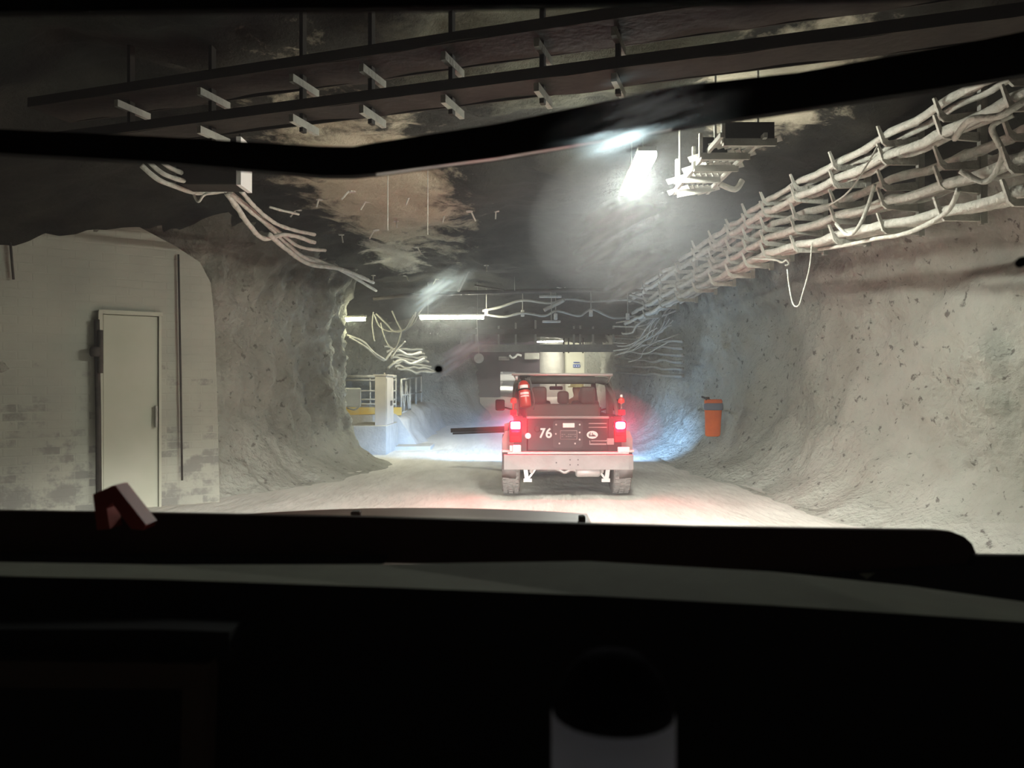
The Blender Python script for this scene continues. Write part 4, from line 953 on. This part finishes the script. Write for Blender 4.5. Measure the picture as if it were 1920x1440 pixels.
# lower windshield frame: dark bar with a rounded right end
tp = [(-90, 957), (300, 963), (700, 970), (1000, 980), (1300, 988), (1760, 995)]
arc = [(1788, 998), (1808, 1006), (1823, 1020), (1831, 1040), (1830, 1062), (1820, 1080)]
bt = [(1700, 1082), (1300, 1066), (1000, 1057), (700, 1056), (300, 1052), (-90, 1050)]
mb = MB(); mb.prism([P(x, y, 1.0) for x, y in tp + arc + bt], (0, .012, 0)); mb.build('windshield_lower_frame', M['brownblack'], own)
# dash top, dusty
far = [(-90, 1052, .80), (300, 1059, .80), (700, 1058, .80), (1100, 1052, .80), (1450, 1072, .79), (1700, 1098, .78), (1930, 1130, .76), (2050, 1148, .75), (3000, 1180, .75)]
near = [(-90, 1078, .70), (300, 1086, .70), (700, 1100, .70), (1100, 1116, .70), (1450, 1135, .69), (1700, 1151, .68), (1930, 1167, .67), (2050, 1177, .66), (3000, 1210, .66)]
mb = MB(); mb.strip([(P(*a), P(*b)) for a, b in zip(far, near)], (0, .0, -.03)); mb.build('dash_top', M['dashtop'], own)
mb = MB(); mb.strip([(P(*b) + Vector((0, -.001, -.0)), P(b[0], 1800, b[2] - .06)) for b in near], (0, .05, -.02)); mb.build('dash_front', M['black'], own)
mb = MB(); mb.prism([P(x, y, .985) for x, y in ((-90, 1040), (725, 1044), (722, 1056), (690, 1066), (560, 1068), (300, 1062), (-90, 1056))], (0, .012, 0)); mb.build('vent_cover', M['black'], own)
mb = MB(); mb.prism([P(x, y, .945) for x, y in ((1420, 1070), (1560, 1078), (1822, 1060), (1832, 1042), (2050, 1044), (2700, 1050), (2700, 1190), (2050, 1152), (1930, 1134), (1700, 1102), (1450, 1080))], (0, .012, 0)); mb.build('door_sill', M['black'], own)
mb = MB(); mb.prism([P(x, y, .94) for x, y in ((1612, 1076), (1640, 1074), (1626, 1086))], (0, .003, 0)); mb.build('torn_tape', M['dashtop'], own)
# hood
hx = rng(-.72, .20, .04); hy = rng(1.15, 2.15, .1)
mb = MB(); nx = len(hx)
def hoodz(x, y): u = (x + .25) / .6; return 1.266 - .028 * u * u + (.004 if y > 2 else 0) - max(0, y - 2.05) * .4
vs = [Vector((x, y, hoodz(x, y))) for y in hy for x in hx]
mb.add(vs, [(j * nx + i, j * nx + i + 1, (j + 1) * nx + i + 1, (j + 1) * nx + i) for j in range(len(hy) - 1) for i in range(nx - 1)])
nyh = len(hy); ring = [i for i in range(nx)] + [j * nx + nx - 1 for j in range(1, nyh)] + [(nyh - 1) * nx + i for i in range(nx - 2, -1, -1)] + [j * nx for j in range(nyh - 2, 0, -1)]
k0 = len(mb.v); mb.v += [Vector((mb.v[i].x, mb.v[i].y, .82)) for i in ring]
mb.f += [(ring[i], ring[(i + 1) % len(ring)], k0 + (i + 1) % len(ring), k0 + i) for i in range(len(ring))]
hd = mb.build('hood', M['hood'], own)
mb = MB(); mb.box((-.25, 1.75, .62), (1.7, 1.5, .4), bev=.05); mb.build('front_fender', M['hood'], own)
MB().box(P(668, 963, 1.95), (.024, .03, .014), bev=.004).build('latch', M['rubber'], hd)
MB().box(P(1091, 975, 1.95), (.016, .03, .022), bev=.003).build('hood_stop', M['rubber'], hd)
# dash panel on the lower left
pn = MB(); pn.strip([(P(-90, 1180, .62), P(-90, 1234, .62)), (P(300, 1180, .62), P(300, 1238, .62)), (P(430, 1185, .62), P(430, 1242, .62))], (0, .03, 0)); pn = pn.build('instrument_panel', M['black'], own)
mb = MB(); mb.prism([P(x, y, .605) for x, y in ((-90, 1238), (392, 1245), (382, 1500), (335, 1500), (342, 1292), (-90, 1290))], (0, .02, 0)); mb.build('panel_frame', M['panelbrown'], pn)
mb = MB(); mb.prism([P(x, y, .61) for x, y in ((-90, 1288), (345, 1290), (338, 1500), (-90, 1500))], (0, .01, 0)); mb.build('panel_screen', M['black'], pn)
# windshield pane, smears and specks on it
G0, G1 = Vector((0, .97, 1.425)), Vector((0, .64, 1.93)); gd = G1 - G0; gn = Vector((0, gd.z, -gd.y)).normalized()
def G(px, py, out=0.0):
    d = P(px, py, 1) - CAM; t = (G0 - CAM).dot(gn) / d.dot(gn); return CAM + d * t - gn * out
mb = MB(); mb.prism([Vector((-.95, G0.y, G0.z)), Vector((1.15, G0.y, G0.z)), Vector((1.15, G1.y, G1.z)), Vector((-.95, G1.y, G1.z))], gn * .005); pane = mb.build('windshield_pane', M['glass'], own)
def smear(x0, y0, x1, y1, w, mat, name='smear'):
    a, b = Vector((x0, y0)), Vector((x1, y1)); d = (b - a).normalized(); n = Vector((-d.y, d.x)) * w / 2
    q = [a - n, b - n, b + n, a + n]
    me = bpy.data.meshes.new(name); off = OFF[pane.name]
    me.from_pydata([tuple(G(p.x, p.y, .004) - off) for p in q], [], [(0, 1, 2, 3)]); uv = me.uv_layers.new(name='UVMap')
    for i, c in enumerate(((0, 0), (1, 0), (1, 1), (0, 1))): uv.data[i].uv = c
    me.materials.append(mat); o = bpy.data.objects.new(name, me); col.objects.link(o); o.parent = pane; OFF[o.name] = off; return o
for s_ in ((1000, 285, 1420, 150, 190),): smear(*s_, M['smear'])
for s_ in ((730, 600, 900, 490, 70), (770, 720, 960, 605, 80)): smear(*s_, M['smearfar'])
for s_ in ((980, 520, 1330, 330, 200), (1060, 580, 1320, 430, 150)): smear(*s_, M['smearsoft'])
for x, y, r in ((823, 688, 8), (1910, 488, 10)):
    c_ = G(x, y, .005); MB().lathe(c_, [(r / F * .85, 0), (r / F * .85, .001)], 14, axis=gn).build('speck', M['black'], pane)

# red clip on the lower frame
rc = empty('red_clip', P(222, 990, .97), 'red plastic clip shaped like an inverted V on lower windshield frame', 'clip')
mb = MB(); mb.prism([P(x, y, .96) for x, y in ((174, 927), (212, 910), (222, 930), (200, 952), (206, 992), (182, 994))], (0, .03, 0)); mb.build('jaw', M['red'], rc)
mb = MB(); mb.prism([P(x, y, .955) for x, y in ((205, 914), (216, 910), (274, 984), (268, 994), (246, 992), (212, 946))], (0, .03, 0)); mb.build('lever', M['red'], rc)
# pale container near the camera
def trans_white():
    m, nt, out = new_mat('pale_translucent_plastic'); b = N(nt, 'ShaderNodeBsdfPrincipled'); b.inputs['Base Color'].default_value = (.7, .7, .78, 1); b.inputs['Roughness'].default_value = .6
    t = N(nt, 'ShaderNodeBsdfTranslucent'); t.inputs[0].default_value = (.7, .7, .78, 1); x = N(nt, 'ShaderNodeMixShader'); x.inputs[0].default_value = .6
    nt.links.new(b.outputs[0], x.inputs[1]); nt.links.new(t.outputs[0], x.inputs[2]); nt.links.new(x.outputs[0], out.inputs[0]); return m
cc = P(1160, 1600, .36)
ct = empty('container', (cc.x, .38, 1.3), 'blurred pale container with a dark domed lid, at the bottom below dashboard', 'container')
zb = P(0, 1385, .35).z
MB().lathe((cc.x, .38, 1.3), [(.028, 0), (.0305, .006), (.0305, zb - 1.3 - .002), (.030, zb - 1.3)], 28).build('body', trans_white(), ct, True)
MB().lathe((cc.x, .38, zb), [(.030, 0), (.0275, .009), (.023, .018), (.016, .026), (.0, .029)], 28).build('lid', M['smoke'], ct, True)

# ------------------------------------------------------------------ lights
def spot(name, loc, tgt, power, ang, blend, c, size=.08, sc=(1, 1, 1)):
    l = bpy.data.lights.new(name, 'SPOT'); l.energy = power; l.spot_size = math.radians(ang); l.spot_blend = blend; l.color = c; l.shadow_soft_size = size
    o = bpy.data.objects.new(name, l); o.location = loc; d = Vector(tgt) - Vector(loc); o.rotation_euler = d.to_track_quat('-Z', 'Y').to_euler(); o.scale = sc; col.objects.link(o); return o
for x in (-.9, .5): spot('headlight', (x, 2.5, 1.0), (x * 1.0 + .2, 11, -.9), 2600, 96, 1.0, (1, .99, .96), sc=(1.22, .25, 1))
for sx in (-1, 1): spot('car_headlight', J(sx * .6, 3.5, .9), J(sx * .9, 9, -.75), 2000, 112, .8, (.28, .53, 1.0), sc=(1.5, .36, 1))
def area(name, loc, tgt, power, sx, sy, c):
    l = bpy.data.lights.new(name, 'AREA'); l.shape = 'RECTANGLE'; l.size = sx; l.size_y = sy; l.energy = power; l.color = c
    o = bpy.data.objects.new(name, l); o.location = loc; d = Vector(tgt) - Vector(loc); o.rotation_euler = d.to_track_quat('-Z', 'Y').to_euler(); col.objects.link(o); return o
area('chamber_light', (0, 52, 3.3), (0, 52, 0), 900, 2, 6, (1, .98, .9))
area('crossing_light', (2.2, 35.2, 3.3), (3, 37.5, 2.0), 60, .8, .3, (1, .97, .82))

# dust hanging in the air, with denser clouds added for lamp glow
def haze(name, c, rad, dens, label):
    mb = MB(); prof = [(math.sin(math.pi * k / 12), -math.cos(math.pi * k / 12)) for k in range(13)]; mb.lathe((0, 0, 0), prof, 24, cap=False)
    for v in mb.v: v.x = c[0] + v.x * rad[0]; v.y = c[1] + v.y * rad[1]; v.z = c[2] + v.z * rad[2]
    m, nt, out = new_mat(name); vs = N(nt, 'ShaderNodeVolumeScatter'); vs.inputs['Density'].default_value = dens; vs.inputs['Anisotropy'].default_value = .15; vs.inputs['Color'].default_value = (.97, .98, 1, 1)
    nt.links.new(vs.outputs[0], out.inputs['Volume'])
    o = mb.build(name, m, None, True); tag(o, label, 'haze', None, 'stuff')
haze('dust_haze', (JX, 10.45, 1.0), (1.3, .7, .62), .13, 'added haze spreading the red glow behind the tail lamps of black car')  # cloud added to make the red halo around the tail lamps
haze('dust_haze', (1.35, 8.1, 3.25), (1.2, 2.0, .8), .016, 'thin dust haze hanging below the bright lengthwise ceiling lamp')
haze('dust_haze', (JX - .2, 16.9, .85), (3.0, 2.0, .95), .03, 'bluish dust haze in the headlight beams ahead of black car')
haze('dust_haze', (-2.2, 17.0, 3.1), (2.7, 1.3, .6), .016, 'yellowish dust haze around the short and the long crosswise tube lamps')
# haze
w = bpy.data.worlds.new('world'); scene.world = w; w.use_nodes = True; nt = w.node_tree; nt.nodes.clear()
wo = N(nt, 'ShaderNodeOutputWorld'); bg = N(nt, 'ShaderNodeBackground'); bg.inputs[0].default_value = (0, 0, 0, 1); bg.inputs[1].default_value = 0
nt.links.new(bg.outputs[0], wo.inputs['Surface'])
vs_ = N(nt, 'ShaderNodeVolumeScatter'); vs_.inputs['Density'].default_value = .008; vs_.inputs['Anisotropy'].default_value = .25; vs_.inputs['Color'].default_value = (.95, .97, 1, 1)
nt.links.new(vs_.outputs[0], wo.inputs['Volume'])

# ------------------------------------------------------------------ camera
cam = bpy.data.cameras.new('camera'); cam.sensor_width = 36; cam.lens = 36 * F / 1920; cam.clip_start = .02; cam.clip_end = 200
cam.dof.use_dof = True; cam.dof.focus_distance = 11; cam.dof.aperture_fstop = 7
co = bpy.data.objects.new('camera', cam); co.location = CAM; co.rotation_euler = (math.pi / 2, 0, 0); col.objects.link(co); scene.camera = co
vsx = scene.view_settings; vsx.view_transform = 'Standard'; vsx.look = 'None'; vsx.gamma = 1; vsx.exposure = 0.0; vsx.use_curve_mapping = False
scene.cycles.use_denoising = True
scene.cycles.max_bounces = 5; scene.cycles.diffuse_bounces = 3; scene.cycles.glossy_bounces = 2; scene.cycles.volume_bounces = 0; scene.cycles.transparent_max_bounces = 10; scene.cycles.adaptive_threshold = .06
